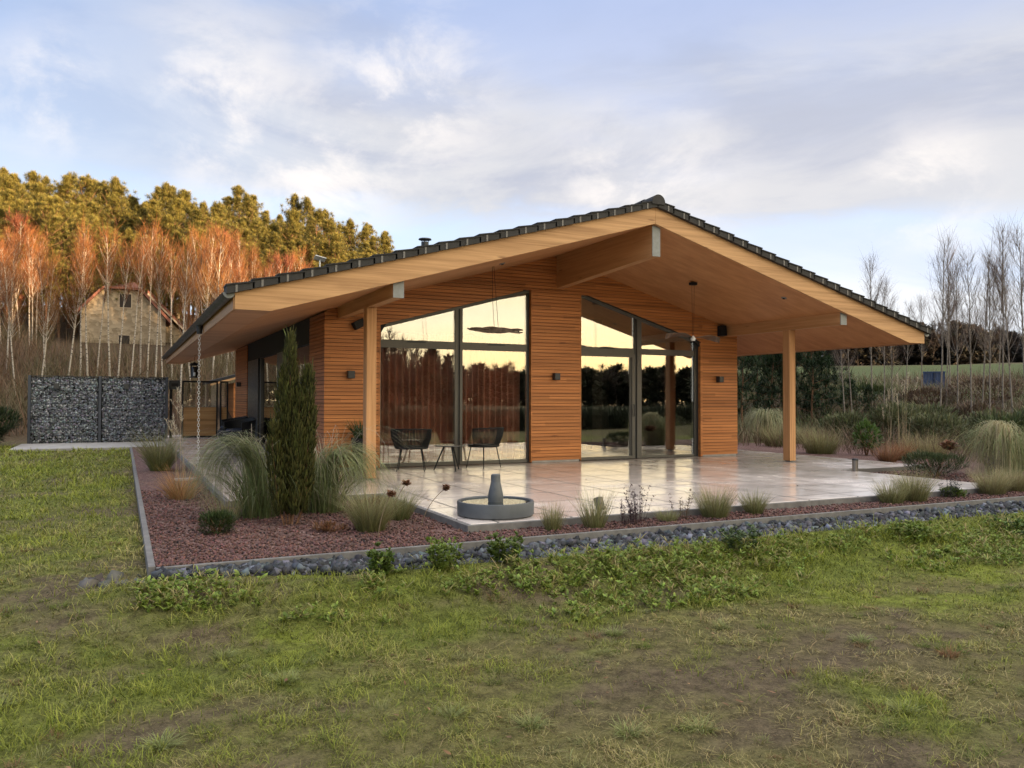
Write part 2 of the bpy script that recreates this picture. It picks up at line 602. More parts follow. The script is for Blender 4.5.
def h_ground(x, y):
    x = np.asarray(x, float); y = np.asarray(y, float)
    r = np.hypot(x, y); az = np.degrees(np.arctan2(x, y))
    # lawn in front, the low bank up to the level of the house
    lo_y = np.where(x < 0, 4.2, 5.55); hi_y = np.where(x < 0, 8.5, 6.75)
    k = sstep(x, -1.5, .6)
    t = sstep(y, 4.2, 8.5) * (1 - k) + sstep(y, 5.5, 6.8) * k
    h = -0.42 + .28 * t
    h = h + .05 * (fbm(x * .5, y * .5, 3, 3) - .5) * (1 - .6 * t) + .035 * (fbm(x * 2.2, y * 2.2, 9, 3) - .5) * sstep(r, .5, 2) * (1 - sstep(r, 25, 40))
    # dip of the stone strip and of the planting bed
    strip = (1 - sstep(np.abs(y - 6.93), .20, .33)) * (.12 + .88 * sstep(x, .4, 3.2)) * sstep(x, .1, .4) * (1 - sstep(x, BED_R, BED_R + 1))
    h = h * (1 - strip) + strip * (-.16 - .30 * np.clip((7.12 - y) / .5, 0, 1))
    bed = sstep(y, 7.1, 7.2) * (1 - sstep(y, 31, 32)) * sstep(x, .18, .28) * (1 - sstep(x, BED_R, BED_R + 1))
    h = h * (1 - bed) + bed * -.22
    # hill on the left behind the house
    wl = 1 - sstep(az, 24, 44)
    wl = wl * sstep(az, -100, -60)
    hill = .17 * np.maximum(0, y - 33) * (1 - .35 * sstep(y, 90, 160)) + 1.2 * (fbm(x * .05, y * .05, 5, 3) - .5) * sstep(y, 34, 50)
    hill = np.minimum(hill, 22)
    # right: ground climbs to a road, a rough slope and a field
    wr = sstep(az, 24, 44) * (1 - sstep(az, 95, 120))
    hr = 1.7 * sstep(r, 20, 60) + 2.4 * sstep(r, 58, 112) + 4.4 * np.clip((r - 108) / 70, 0, 1.15)
    return h + wl * hill + wr * hr


def soil_mask(x, y):
    """0 bare earth .. 1 lush"""
    a = fbm(x * .55 + 3, y * .8 + 1, 21, 4); b_ = fbm(x * 2.1, y * 2.6, 33, 3)
    c_ = fbm(x * 6.5, y * 7.5, 39, 2)
    m = sstep(.5 * a + .32 * b_ + .18 * c_, .34, .56)
    # worn earth patch on the right front lawn and in the left corner
    d1 = np.exp(-(((x - 3.6) * .55 + (y - 3.9) * .25) / .85) ** 2 - ((y - 3.9 - .1 * x) / .55) ** 2)
    d2 = np.exp(-((x + .3) / .7) ** 2 - ((y - 3.05) / .45) ** 2)
    d3 = np.exp(-((x - 5.2) / 1.6) ** 2 - ((y - 4.1) / .35) ** 2)
    return np.clip(m - .5 * d1 - .45 * d2 - .3 * d3, 0, 1)


def lush_mask(x, y):
    """bright green zones: the bank and the left lawn"""
    bank = sstep(y, 5.0, 5.7) * (1 - sstep(y, 7.0, 7.2)) * sstep(x, -1.2, .5)
    left = sstep(y, 5.5, 8.0) * (1 - sstep(x, -.1, .3)) * .75
    pat = sstep(fbm(x * .6 - 4, y * .9 + 7, 51, 3), .5, .68) * .8
    return np.clip(bank + left + pat, 0, 1)


def axis(lo, hi, f0, f1, fine):
    a = list(np.arange(f0, f1, fine)); s = fine; p = f1
    while p < hi:
        a.append(p); s *= 1.13; p += s
    a.append(hi); s = fine; p = f0 - fine; b_ = []
    while p > lo:
        b_.append(p); s *= 1.13; p -= s
    b_.append(lo)
    return np.array(sorted(b_) + a)


gx = axis(-900, 900, -9, 17, .11); gy = axis(-900, 900, 2.0, 9.0, .08)
GX, GY = np.meshgrid(gx, gy)
GZ = h_ground(GX, GY)
nx, ny = len(gx), len(gy)
V = np.stack([GX, GY, GZ], -1).reshape(-1, 3)
ii = (np.arange(ny - 1)[:, None] * nx + np.arange(nx - 1)[None, :]).reshape(-1)
F = np.stack([ii, ii + 1, ii + nx + 1, ii + nx], 1)
X, Y = V[:, 0], V[:, 1]
R_ = np.hypot(X, Y); AZ = np.degrees(np.arctan2(X, Y))
sm = soil_mask(X, Y)[:, None]; lm = lush_mask(X, Y)[:, None]
soil_c = np.array([.125, .098, .062]); dry_c = np.array([.145, .135, .050]); green_c = np.array([.135, .162, .032])
moss = sstep(fbm(X * .9 + 2, Y * 1.4 - 3, 91, 3), .58, .72)[:, None] * sstep(-np.abs(Y - 4.9), -1.4, -.4)[:, None]
green_c = green_c * (1 - moss) + moss * np.array([.20, .235, .035]); dry_c = dry_c * (1 - moss) + moss * np.array([.17, .20, .035])
Cg = soil_c * (1 - sm) + sm * (dry_c * (1 - lm) + green_c * lm)
far = sstep(R_, 20, 36)[:, None]
forest_c = np.array([.085, .058, .038]); field_c = np.array([.080, .100, .040]); scrub_c = np.array([.085, .070, .045])
wr = (sstep(AZ, 30, 46) * (1 - sstep(AZ, 95, 120)))[:, None]
fld = (sstep(R_, 104, 112) * (1 - sstep(R_, 178, 186)))[:, None]
Cf = forest_c * (1 - wr) + wr * (scrub_c * (1 - fld) + field_c * fld)
back = sstep(-Y, 5, 30)[:, None]
Cf = Cf * (1 - back) + back * np.array([.036, .038, .018])
Cg = Cg * (1 - far) + far * Cf
tag(np_mesh('ground', V, F, M['ground'], Cg, None, True), kind='structure')

# ------------------------------------------------------------------ planting bed, terrace, kerbs
mb = MB()
mb.box(.2565, BED_R, CURB_Y + .002, 31.5, -.2, -.078)
tag(mb.build('gravel_bed', M['gravel']), kind='structure')
mb = MB()
TL, TFX0, TFX1, TR = 1.25, 3.285, 12.2, 14.65
mb.prism_xy([(TFX0, 7.704), (TFX1, 7.704), (TFX1, 10.80), (TR, 10.80), (TR, 19.5), (TL + .002, 31.4), (TL + .002, 10.82), (TFX0, 10.82)][:5]
            + [(13.9, 19.5), (13.9, 31.4), (TL, 31.4), (TL, 10.82), (TFX0, 10.82)], -.16, 0)
tag(mb.build('terrace', M['terrace'], bevel=.006), kind='structure')
mb = MB()
mb.box(CURB_X - .006, CURB_X + .050, CURB_Y, 25.2, -.32, -.066)
mb.box(CURB_X + .052, BED_R, CURB_Y - .05, CURB_Y, -.42, -.072)
tag(mb.build('kerb', M['concrete'], bevel=.006), kind='structure')
mb = MB()
e_ = .06
mb.box(TFX0 - e_, TFX1 + e_, 7.704 - e_, 7.702, -.2, -.004)
mb.box(TFX0 - e_, TFX0 - .002, 7.704, 10.82 - e_, -.2, -.005)
mb.box(TL - e_, TFX0 - .002, 10.82 - e_, 10.818, -.2, -.004)
mb.box(TL - e_, TL - .002, 10.82, 31.4, -.2, -.005)
mb.box(TFX1 + .002, TFX1 + e_, 7.704, 10.80 - e_, -.2, -.005)
tag(mb.build('terrace_edging', M['concrete'], bevel=.006), kind='structure')
mb = MB()
mb.box(-2.75, 1.18, 25.3, 28.35, -.3, -.075)
mb.box(.80, 1.17, 14.55, 14.78, -.3, -.05)
tag(mb.build('path_slab', M['pale_concrete'], bevel=.008), kind='structure')

# ------------------------------------------------------------------ HOUSE
YW, YR, YF = 14.636, 14.76, 11.18          # cladding face, glass line, fascia face
YB = 29.6
X0, XP1, XP2, XP3, XP4 = 3.315, 7.60, 8.771, 12.042, 13.084
AX = 8.19
EL, ER = 1.331, 15.05                        # eave ends
ZT, ZB = 4.625, 4.333                        # apex: fascia top and bottom
LCL, LCR = 1.80, 14.58                       # end of the level cut
topz = lambda x: ZT - (ZT - 2.735) * abs(x - AX) / 6.86
botz = lambda x: max(2.503, ZB - (ZB - 2.503) * abs(x - AX) / 6.39)
house = thing('house', 'single-storey larch-clad house with a wide gable roof overhanging a tiled terrace', 'house', (AX, YW, 0))
HI = Matrix.Translation((-AX, -YW, 0))


def hpart(mb_, name, m_, parent=None, **kw):
    """part given in world coordinates, parented to the house"""
    o = mb_.build(name, m_, parent or house, **kw)
    if parent is None:
        o.matrix_parent_inverse = HI
    return o


# --- roof body
mb = MB()
mb.prism_xz([(EL + .02, 2.503), (LCL, 2.503), (AX, ZB), (AX, ZT - .012), (EL + .02, topz(EL) - .012)], YF + .05, YB)
mb.prism_xz([(AX, ZB), (LCR, 2.503), (ER - .02, 2.503), (ER - .02, topz(ER) - .012), (AX, ZT - .012)], YF + .05, YB)
hpart(mb, 'soffit', M['soffit'])
for pts in ([(EL, 2.501), (LCL, 2.501), (AX - .001, ZB - .002), (AX - .001, ZT), (EL, topz(EL))],
            [(AX + .001, ZB - .002), (LCR, 2.501), (ER, 2.501), (ER, topz(ER)), (AX + .001, ZT)]):
    mb = MB(); mb.prism_xz(pts, YF, YF + .048)
    hpart(mb, 'fascia', M['beam'], bevel=.004)
# --- roof tiles: courses across the depth, with stepped verge tiles
mb = MB()
NC = 21
for side in (-1, 1):
    xe = (EL - .10) if side < 0 else (ER + .10)
    for i in range(NC):
        s0, s1 = i / NC, (i + 1) / NC
        xa, xb = xe + (AX - xe) * s0, xe + (AX - xe) * s1
        xb2 = xb + (AX - xe) / NC * .12
        # field of the course: wavy tiles along y
        ys = np.arange(YF + .25, YB, .1); n = len(ys)
        wv = .018 * np.abs(np.sin((ys - YF) * pi / .3))
        lo_v = [(xa, y, topz(xa) + .055 + q) for y, q in zip(ys, wv)]
        hi_v = [(xb2, y, topz(xb2) + .022 + q) for y, q in zip(ys, wv)]
        bt_v = [(xa, y, topz(xa) + .005) for y in ys]
        mb.mi = 0
        fs = []
        for k in range(n - 1):
            fs += [(k, k + 1, n + k + 1, n + k), (2 * n + k, 2 * n + k + 1, k + 1, k)]
        mb.add(lo_v + hi_v + bt_v, fs)
        # verge tile
        g = .012 * side
        pts = [(xa - g * -1, topz(xa) - .012), (xb - g, topz(xb) - .012), (xb - g, topz(xb) + .070), (xa + g, topz(xa) + .095)]
        mb.mi = 2
        mb.prism_xz(pts, YF - .075, YF + .25)
        mb.mi = 1
        xm = xa + (xb - xa) * .30
        xm2 = xm + .028 * -side
        mb.prism_xz([(xm, topz(xm) - .014), (xm2, topz(xm2) - .014), (xm2, topz(xm2) + .080), (xm, topz(xm) + .083)], YF - .083, YF - .0755)
        mb.mi = 0
        mb.prism_xz([(xa - .02 * -side, topz(xa) + .097), (xb - g, topz(xb) + .072), (xb - g, topz(xb) + .090), (xa - .02 * -side, topz(xa) + .117)], YF - .09, YF + .26)
hpart(mb, 'roof_tiles', [M['tile'], M['tile_edge'], M['tile_face']])
mb = MB()
for k in range(int((YB - YF) / .38)):
    y0 = YF - .10 + k * .38; r0, r1 = .135, .120
    n = 12; vs = []; fs = []
    for (yy, rr) in ((y0, r0), (y0 + .40, r1)):
        vs += [(AX + rr * cos(pi * t / n * 1.16 - .25), yy, ZT + .055 + rr * sin(pi * t / n * 1.16 - .25)) for t in range(n + 1)]
    for t in range(n):
        fs.append((t, n + 1 + t, n + 2 + t, t + 1))
    if k == 0: fs.append(tuple(range(n + 1)))
    mb.add(vs, fs)
hpart(mb, 'ridge_tiles', M['tile_face'], smooth=True)
# --- gutters
for side, xg, lab in ((-1, EL - .075, 'dark'), (1, ER + .075, 'dark')):
    mb = MB(); n = 10; r = .075
    prof = [(xg + r * cos(pi + pi * t / n), 2.715 + r * sin(pi + pi * t / n)) for t in range(n + 1)]
    prof += [(xg + (r - .006) * cos(2 * pi - pi * t / n), 2.715 + (r - .006) * sin(2 * pi - pi * t / n)) for t in range(n + 1)]
    mb.prism_xz(prof, YF + .01, YB)
    mb.tube([(xg - r, YF + .01, 2.715), (xg - r, YB, 2.715)], .011, 6)
    gut = hpart(mb, 'gutter', M['anthracite'], smooth=True)
    mb = MB()
    mb.prism_xz([(xg + r * 1.02 * cos(pi + pi * t / n), 2.722 + r * 1.02 * sin(pi + pi * t / n)) for t in range(n + 1)], YF - .002, YF + .008)
    hpart(mb, 'gutter_end_cap', M['zinc'], gut).matrix_parent_inverse = Matrix.Identity(4)
    mb = MB()
    mb.tube([(xg, 15.7, 2.66), (xg, 15.7, 2.50)], [.062, .045], 12)
    hpart(mb, 'gutter_outlet', M['anthracite'], gut, smooth=True)
    mb = MB(); mb.box(xg + .06 if side < 0 else xg - .085, xg + .085 if side < 0 else xg - .06, YF + .03, YB, 2.50, 2.70)
    hpart(mb, 'eave_board', M['beam_y'])


# --- cladding: single boards clipped to openings and roof line
def win_top1(x): return 2.71 + .2747 * (x - 4.352)
def win_top2(x): return 3.601 - .2905 * (x - 8.777)


def spans(z):
    """x-intervals of the gable wall at height z"""
    if z <= 2.503: a, b_ = X0, XP4
    else:
        d = (ZB - z) / (ZB - 2.503) * 6.39
        a, b_ = max(X0, AX - d), min(XP4, AX + d)
    if a >= b_: return [None, None, None]
    L_ = 4.352; R1 = XP1
    o1 = max(L_, 4.352 + (z - 2.71) / .2747) if z > 2.71 else L_
    o2 = XP3 if z < win_top2(XP3) else 8.777 + (3.601 - z) / .2905
    out = []
    out.append((a, o1 if o1 < R1 else None))
    out.append((R1 if o1 < R1 else None, XP2 if o2 > XP2 else None))
    out.append((o2 if o2 > XP2 else None, b_))
    segs = []; cur = a
    if o1 < R1: segs.append((cur, o1)); cur = R1
    else: segs.append(None)
    if o2 > XP2: segs.append((cur, XP2)); cur = max(o2, XP2)
    else: segs.append(None)
    segs.append((cur, b_))
    return segs


mb = MB(); pitch = .07
z = .045
while z < 4.30:
    za, zb = z, z + .0612
    A, B = spans(za), spans(zb)
    for p, q in zip(A, B):
        if p is None or q is None: 
            r_ = p or q
            if r_ is None: continue
            p = q = r_
        if p[1] - p[0] < .02 and q[1] - q[0] < .02: continue
        j = random.uniform(-.0025, .0025)
        mb.prism_xz([(p[0], za), (p[1], za), (q[1], zb), (q[0], zb)], YW + j, YW + .024)
    z += pitch
front = hpart(mb, 'front_cladding', M['siding'])
mb = MB()
zc_ = [.0, .7, 1.4, 2.1, 2.5, 2.75, 3.0, 3.25, 3.5, 3.58, 3.8, 4.0, 4.2, 4.31]
for za, zb in zip(zc_[:-1], zc_[1:]):
    A, B = spans(za + 1e-4), spans(zb - 1e-4)
    for p, q in zip(A, B):
        if p is None or q is None: continue
        mb.prism_xz([(p[0] + .003, za), (p[1] - .003, za), (q[1] - .003, zb), (q[0] + .003, zb)], YW + .026, YW + .26)
hpart(mb, 'backing_wall', M['black_wall'])
for a, b_ in ((X0, 4.352), (XP1, XP2), (XP3, XP4)):
    mb = MB(); mb.box(a + .01, b_ - .04, YW - .006, YW + .02, .004, .042)
    hpart(mb, 'base_trim', M['pale_concrete'])
# reveals of the openings (pale side boards)
for a, b_, zt in ((XP1 - .018, XP1 - .001, win_top1(XP1) - .02), (4.353, 4.372, win_top1(4.352) - .005),
                  (XP2 + .001, XP2 + .014, win_top2(XP2) - .03), (XP3 - .055, XP3 - .001, win_top2(XP3) - .02)):
    mb = MB(); mb.box(a, b_, YW - .004, YR + .02, .01, zt)
    hpart(mb, 'window_reveal', M['siding'])
# side wall on the left (x = X0) and on the right
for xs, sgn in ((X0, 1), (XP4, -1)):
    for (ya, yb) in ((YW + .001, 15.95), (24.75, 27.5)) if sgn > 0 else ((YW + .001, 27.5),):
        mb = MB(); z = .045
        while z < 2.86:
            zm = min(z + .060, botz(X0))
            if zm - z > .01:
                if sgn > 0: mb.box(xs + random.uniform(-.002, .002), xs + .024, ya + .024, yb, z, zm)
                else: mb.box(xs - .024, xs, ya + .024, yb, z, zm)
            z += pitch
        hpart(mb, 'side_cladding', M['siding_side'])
mb = MB()
mb.box(X0 + .026, X0 + .24, YW + .262, 15.95, 0, botz(X0) - .002)
mb.box(X0 + .026, X0 + .24, 24.75, 27.5, 0, botz(X0) - .002)
mb.box(X0 + .026, XP4 - .026, 27.3, 27.52, 0, botz(X0) - .003)
mb.box(XP4 - .24, XP4 - .026, YW + .262, 27.29, 0, botz(X0) - .002)
mb.box(X0 + .03, X0 + .22, 15.96, 24.74, 2.42, botz(X0) - .002)
hpart(mb, 'side_wall', M['black_wall'])
# glazing in the long side: grey frames, dark shutters, panes
sw = MB()
for ya, yb in ((15.96, 16.08), (19.15, 19.95), (22.45, 22.6), (24.6, 24.74)):
    sw.box(X0 + .05, X0 + .14, ya, yb, .03, 2.42)
sw.box(X0 + .05, X0 + .14, 15.96, 24.74, 0, .03)
f_ = hpart(sw, 'side_window', M['frame'])
mb = MB()
mb.box(X0 + .085, X0 + .10, 16.08, 19.15, .03, 2.42)
mb.box(X0 + .085, X0 + .10, 19.95, 22.45, .03, 2.42)
hpart(mb, 'pane', M['glass'], f_)
mb = MB(); mb.box(X0 + .0, X0 + .06, 22.62, 24.58, .03, 2.41)
hpart(mb, 'side_shutter', M['anthracite'])
mb = MB()
mb.box(X0 + .24, XP4 - .242, YW + .262, 27.28, -.05, .012)
hpart(mb, 'inner_floor', M['inner_floor'])
mb = MB()
mb.box(X0 + .26, XP4 - .26, 19.8, 19.95, .014, 4.1)
mb.box(8.05, 8.2, 15.9, 19.79, .014, 4.1)
mb.box(10.9, 11.2, 17.6, 17.9, .014, 3.4)
hpart(mb, 'inner_wall', M['inner_wall'])
# curtain behind the big left window
t_ = np.linspace(0, 1, 420)
cx = 4.30 + t_ * 3.25
amp = .060 + .010 * np.sin(t_ * 31)
cyv = 15.12 + amp * np.sin(t_ * 2 * pi * 24 + .35 * np.sin(t_ * 17))
mb = MB(); vs = []; n = len(cx)
for zz in (.06, 2.62):
    vs += [(x, y, zz) for x, y in zip(cx, cyv)] + [(x, y + .004, zz) for x, y in zip(cx, cyv)]
fs = []
for k in range(n - 1):
    fs += [(k, k + 1, 2 * n + k + 1, 2 * n + k), (n + k + 1, n + k, 3 * n + k, 3 * n + k + 1)]
mb.add(vs, fs)
hpart(mb, 'curtain', M['curtain'], smooth=False)


# --- the two big windows
def bar_quad(mb_, x0, x1, fz0, fz1, y0, y1):
    mb_.add([(x0, y0, fz0(x0)), (x1, y0, fz0(x1)), (x1, y1, fz0(x1)), (x0, y1, fz0(x0)),
             (x0, y0, fz1(x0)), (x1, y0, fz1(x1)), (x1, y1, fz1(x1)), (x0, y1, fz1(x0))],
            [(3, 2, 1, 0), (4, 5, 6, 7), (0, 1, 5, 4), (1, 2, 6, 5), (2, 3, 7, 6), (3, 0, 4, 7)])


ZT0, ZT1 = 2.298, 2.448
# window one
wx0, wx1, m0, m1 = 4.374, XP1 - .020, 5.925, 6.085
fr = MB()
Y0, Y1 = YR - .045, YR + .05
bar_quad(fr, wx0, wx1, lambda x: win_top1(x) - .065, lambda x: win_top1(x) - .004, Y0, Y1)
for a, b_ in ((wx0, m0), (m1, wx1)):
    fr.box(a + (.035 if a == wx0 else .001), b_ - (.052 if b_ == wx1 else .001), Y0 + .004, Y1 - .004, ZT0, ZT1)
    fr.box(a + (.035 if a == wx0 else .001), b_ - (.052 if b_ == wx1 else .001), Y0 + .004, Y1 - .004, .012, .075)
bar_quad(fr, m0, m0 + .055, lambda x: .012, lambda x: win_top1(x) - .066, Y0, Y1)
bar_quad(fr, m1 - .055, m1, lambda x: .012, lambda x: win_top1(x) - .066, Y0, Y1)
bar_quad(fr, wx0, wx0 + .034, lambda x: .012, lambda x: win_top1(x) - .066, Y0, Y1)
w1 = hpart(fr, 'picture_window', M['frame'], label='large left picture window with a sloping top and a curtain behind it')
mb = MB()
bar_quad(mb, m0 + .056, m1 - .056, lambda x: .012, lambda x: win_top1(x) - .067, YR - .02, YR + .02)
hpart(mb, 'dark_mullion', M['frame_dark'], w1)
mb = MB()
bar_quad(mb, wx1 - .051, wx1, lambda x: .012, lambda x: win_top1(x) - .066, Y0, Y1)
hpart(mb, 'dark_mullion', M['frame_dark'], w1)
for a, b_ in ((m0 - 1.0, m0 - .62), (m1 + .55, m1 + .93)):
    mb = MB(); mb.box(a, b_, Y0 - .008, Y0 + .003, ZT1 - .045, ZT1 - .012)
    hpart(mb, 'trickle_vent', M['frame_dark'], w1)
for a, b_ in ((wx0 + .034, m0), (m1, wx1 - .051)):
    mb = MB(); mb.box(a + .001, b_ - .001, YR - .012, YR + .012, .076, ZT0 - .001); hpart(mb, 'pane', M['glass'], w1)
    mb = MB(); bar_quad(mb, a + .001, b_ - .001, lambda x: ZT1 + .001, lambda x: win_top1(x) - .066, YR - .012, YR + .012)
    hpart(mb, 'pane', M['glass'], w1)
# window two with the sliding door
wx0, wx1, m0, m1 = XP2 + .016, XP3 - .058, 10.20, 10.40
fr = MB()
bar_quad(fr, wx0, wx1, lambda x: win_top2(x) - .06, lambda x: win_top2(x) - .004, Y0, Y1)
fr.box(wx0 + .001, m0 - .001, Y0 + .004, Y1 - .004, ZT0 + .02, ZT1)
fr.box(m1 + .001, wx1 - .121, Y0 + .004, Y1 - .004, ZT0 + .02, ZT1)
fr.box(m1 + .001, wx1 - .121, Y0 + .004, Y1 - .004, .012, .06)
bar_quad(fr, m0 + .08, m1, lambda x: .012, lambda x: win_top2(x) - .061, Y0, Y1)
w2 = hpart(fr, 'terrace_window', M['frame'], label='right window with a sliding door under a sloping top')
mb = MB()
bar_quad(mb, m0, m0 + .079, lambda x: .012, lambda x: win_top2(x) - .061, YR - .02, Y1)
hpart(mb, 'dark_mullion', M['frame_dark'], w2)
mb = MB()
bar_quad(mb, wx1 - .12, wx1, lambda x: .012, lambda x: win_top2(x) - .061, Y0, Y1)
hpart(mb, 'dark_mullion', M['frame_dark'], w2)
mb = MB(); mb.box(wx0 + .5, wx0 + .88, Y0 - .008, Y0 + .003, ZT1 - .03, ZT1 + .004)
hpart(mb, 'trickle_vent', M['frame_dark'], w2)
mb = MB(); mb.box(m1 + .001, wx1 - .121, YR - .012, YR + .012, .061, ZT0 + .019); hpart(mb, 'pane', M['glass'], w2)
for a, b_ in ((wx0, m0), (m1, wx1 - .12)):
    mb = MB(); bar_quad(mb, a + .001, b_ - .001, lambda x: ZT1 + .001, lambda x: win_top2(x) - .061, YR - .012, YR + .012)
    hpart(mb, 'pane', M['glass'], w2)
dr = MB()
da, db = wx0 + .002, m0 - .003
dr.box(da, db, Y0 - .03, YR - .005, ZT0 - .05, ZT0 + .018)
dr.box(da, db, Y0 - .03, YR - .005, .014, .075)
dr.box(db - .07, db, Y0 - .03, YR - .005, .076, ZT0 - .051)
dr.box(da, da + .03, Y0 - .03, YR - .005, .076, ZT0 - .051)
door = hpart(dr, 'sliding_door', M['frame'])
mb = MB(); mb.box(da + .031, db - .135, YR - .05, YR - .03, .076, ZT0 - .051)
hpart(mb, 'pane', M['glass'], door)
mb = MB(); mb.box(db - .134, db - .071, YR - .06, YR - .02, .076, ZT0 - .051)
mb.tube([(db - .035, Y0 - .035, .95), (db - .035, Y0 - .07, .95), (db - .035, Y0 - .07, 1.2), (db - .035, Y0 - .035, 1.2)], .010, 6)
hpart(mb, 'door_handle', M['frame_dark'], door)

# --- ridge beam, purlins, posts
mb = MB()
bx0, bx1 = 8.185, 8.345
mb.add([(bx0, 11.27, 3.79), (bx1, 11.27, 3.79), (bx1, YW + .02, 3.65), (bx0, YW + .02, 3.65),
        (bx0, 11.27, ZB + .0), (bx1, 11.27, ZB - .0), (bx1, YW + .02, ZB), (bx0, YW + .02, ZB)],
       [(3, 2, 1, 0), (4, 5, 6, 7), (0, 1, 5, 4), (1, 2, 6, 5), (2, 3, 7, 6), (3, 0, 4, 7)])
rb = hpart(mb, 'ridge_beam', M['beam_y'], bevel=.004)
mb = MB(); mb.box(bx0 - .003, bx1 + .003, 11.255, 11.268, 3.786, ZB - .02)
hpart(mb, 'beam_end_plate', M['zinc'], rb)
for px0 in (3.553, 12.70):
    mb = MB(); mb.box(px0, px0 + .16, 11.27, YW - .003, 2.80, 3.06)
    pb = hpart(mb, 'purlin', M['beam_y'], bevel=.004)
    mb = MB(); mb.box(px0 - .003, px0 + .163, 11.255, 11.268, 2.797, 3.055)
    hpart(mb, 'beam_end_plate', M['zinc'], pb)
for px0 in (3.535, 12.70):
    mb = MB(); mb.box(px0, px0 + .165, 12.60, 12.80, .025, 2.799)
    po = hpart(mb, 'post', M['post'], bevel=.008)
    mb = MB(); mb.box(px0 + .03, px0 + .135, 12.63, 12.77, .001, .026)
    hpart(mb, 'post_base', M['zinc'], po)
# --- flue on the roof
mb = MB()
fx, fy = 6.10, 17.0
mb.lathe([(.085, -.95), (.085, .0)], (fx, fy, 4.86), 16)
mb.lathe([(.10, -.12), (.10, -.09)], (fx, fy, 4.86), 16)
fl = hpart(mb, 'flue_pipe', M['anthracite'], smooth=True)
mb = MB(); mb.lathe([(.15, .05), (.14, .075), (.02, .09)], (fx, fy, 4.86), 16)
for k in range(3): mb.tube([(fx + .07 * cos(k * 2.1), fy + .07 * sin(k * 2.1), 4.84), (fx + .1 * cos(k * 2.1), fy + .1 * sin(k * 2.1), 4.915)], .008, 5)
hpart(mb, 'flue_cap', M['anthracite'], fl)
#__PART2__
# ------------------------------------------------------------------ fittings on the house
def wall_lamp(loc, label, ry=0, s=1.0):
    t = thing('wall_lamp', label, 'wall lamp', loc, ry, 'cube wall lamps')
    mb = MB(); mb.box(-.05 * s, .05 * s, -.105 * s, -.012, -.055 * s, .055 * s)
    mb.build('lamp_body', M['anthracite'], t, bevel=.004)
    mb = MB(); mb.box(-.04 * s, .04 * s, -.0118, .0, -.045 * s, .045 * s)
    mb.build('mounting_plate', M['black_metal'], t)
    return t


LS = 1.25
wall_lamp((3.79, YW - .004, 1.76), 'small dark cube lamp on the siding left of the big window and left post', 0, LS)
wall_lamp((8.14, YW - .004, 1.79), 'small dark cube lamp on the wooden pillar between the two big windows', 0, LS)
wall_lamp((12.50, YW - .004, 1.79), 'small dark cube lamp on the narrow wooden pillar right of the sliding door', 0, LS)
wall_lamp((X0 - .004, 26.1, 1.76), 'small dark cube lamp on the shaded side wall near the far glass screen', -pi / 2, LS)
wall_lamp((-1.85, 28.52, 1.70), 'small black lamp on the left panel of the stone-filled wall', 0, 1.5)
wall_lamp((.10, 28.52, 1.70), 'small black lamp on the right panel of the stone-filled wall', 0, 1.5)


def speaker(loc, label, tilt=0.):
    t = thing('speaker', label, 'speaker', loc, 0, 'black speakers under the roof')
    mb = MB(); mb.prism_yz([(-.20, -.13), (-.02, -.15), (-.02, .13), (-.17, .15)], -.10, .10)
    mb.build('cabinet', M['black_metal'], t, bevel=.01)
    mb = MB(); mb.box(-.02, .02, -.021, .0, -.05, .05)
    mb.build('bracket', M['anthracite'], t)
    return t


sp = speaker((3.93, YW - .004, 2.70), 'black wedge speaker on the siding behind the top of the left post')
sp.rotation_euler = (0, rad(62), 0); sp.scale = (.75,) * 3
speaker((12.55, YW - .004, 2.92), 'black box speaker at the wall end of the right roof beam').scale = (.85,) * 3


def downlight(x, y, label):
    zz = ZB - (ZB - 2.503) * abs(x - AX) / 6.39
    sl = math.atan((ZB - 2.503) / 6.39)
    t = thing('spotlight', label, 'spotlight', (x, y, zz), 0, 'small spotlights in the ceiling')
    t.rotation_euler = (0, sl if x > AX else -sl, 0)
    mb = MB(); mb.lathe([(.055, -.002), (.052, -.014), (.035, -.018)], (0, 0, 0), 20)
    mb.build('spot_ring', M['zinc'], t, smooth=True)
    mb = MB(); mb.lathe([(.03, -.0185), (.02, -.03), (.001, -.034)], (0, 0, 0), 16)
    mb.build('spot_lens', M['black_metal'], t, smooth=True)


downlight(11.7, 11.75, 'small round spotlight in the right half of the wooden ceiling')
downlight(5.93, 12.55, 'small twin spotlight in the left half of the ceiling above the driftwood pendant')

# driftwood pendant
pc = thing('driftwood_pendant', 'gnarled driftwood pendant hanging on thin wires in front of the big left window', 'pendant', (5.96, 12.9, 2.545))
mb = MB()
r2 = np.random.default_rng(5)
for k in range(7):
    ph = r2.uniform(0, 6.28); a = r2.uniform(.02, .06)
    xs = np.linspace(-.56 + r2.uniform(0, .12), .56 - r2.uniform(0, .25), 12)
    env = np.interp(xs, [-.6, -.45, -.15, .1, .3, .5, .58], [.012, .02, .05, .045, .025, .045, .018])
    pts = [(x, .6 * e * sin(ph + x * 5), e * cos(ph + x * 6) * .8) for x, e in zip(xs, env)]
    mb.tube(pts, [.012 + .012 * sin(pi * i / 11) for i in range(12)], 6)
mb.build('driftwood', simple('weathered_driftwood', (.10, .075, .06), .85, 0, .3, .5, 14, .4), pc, smooth=True)
mb = MB()
zz = botz(5.96) - 2.545
mb.tube([(-.02, 0, .05), (-.05, 0, .5), (-.06, 0, zz)], .004, 4)
mb.build('wire', M['black_metal'], pc)
mb = MB(); mb.tube([(.06, 0, .05), (-.03, 0, zz)], .004, 4)
mb.build('wire', M['black_metal'], pc)
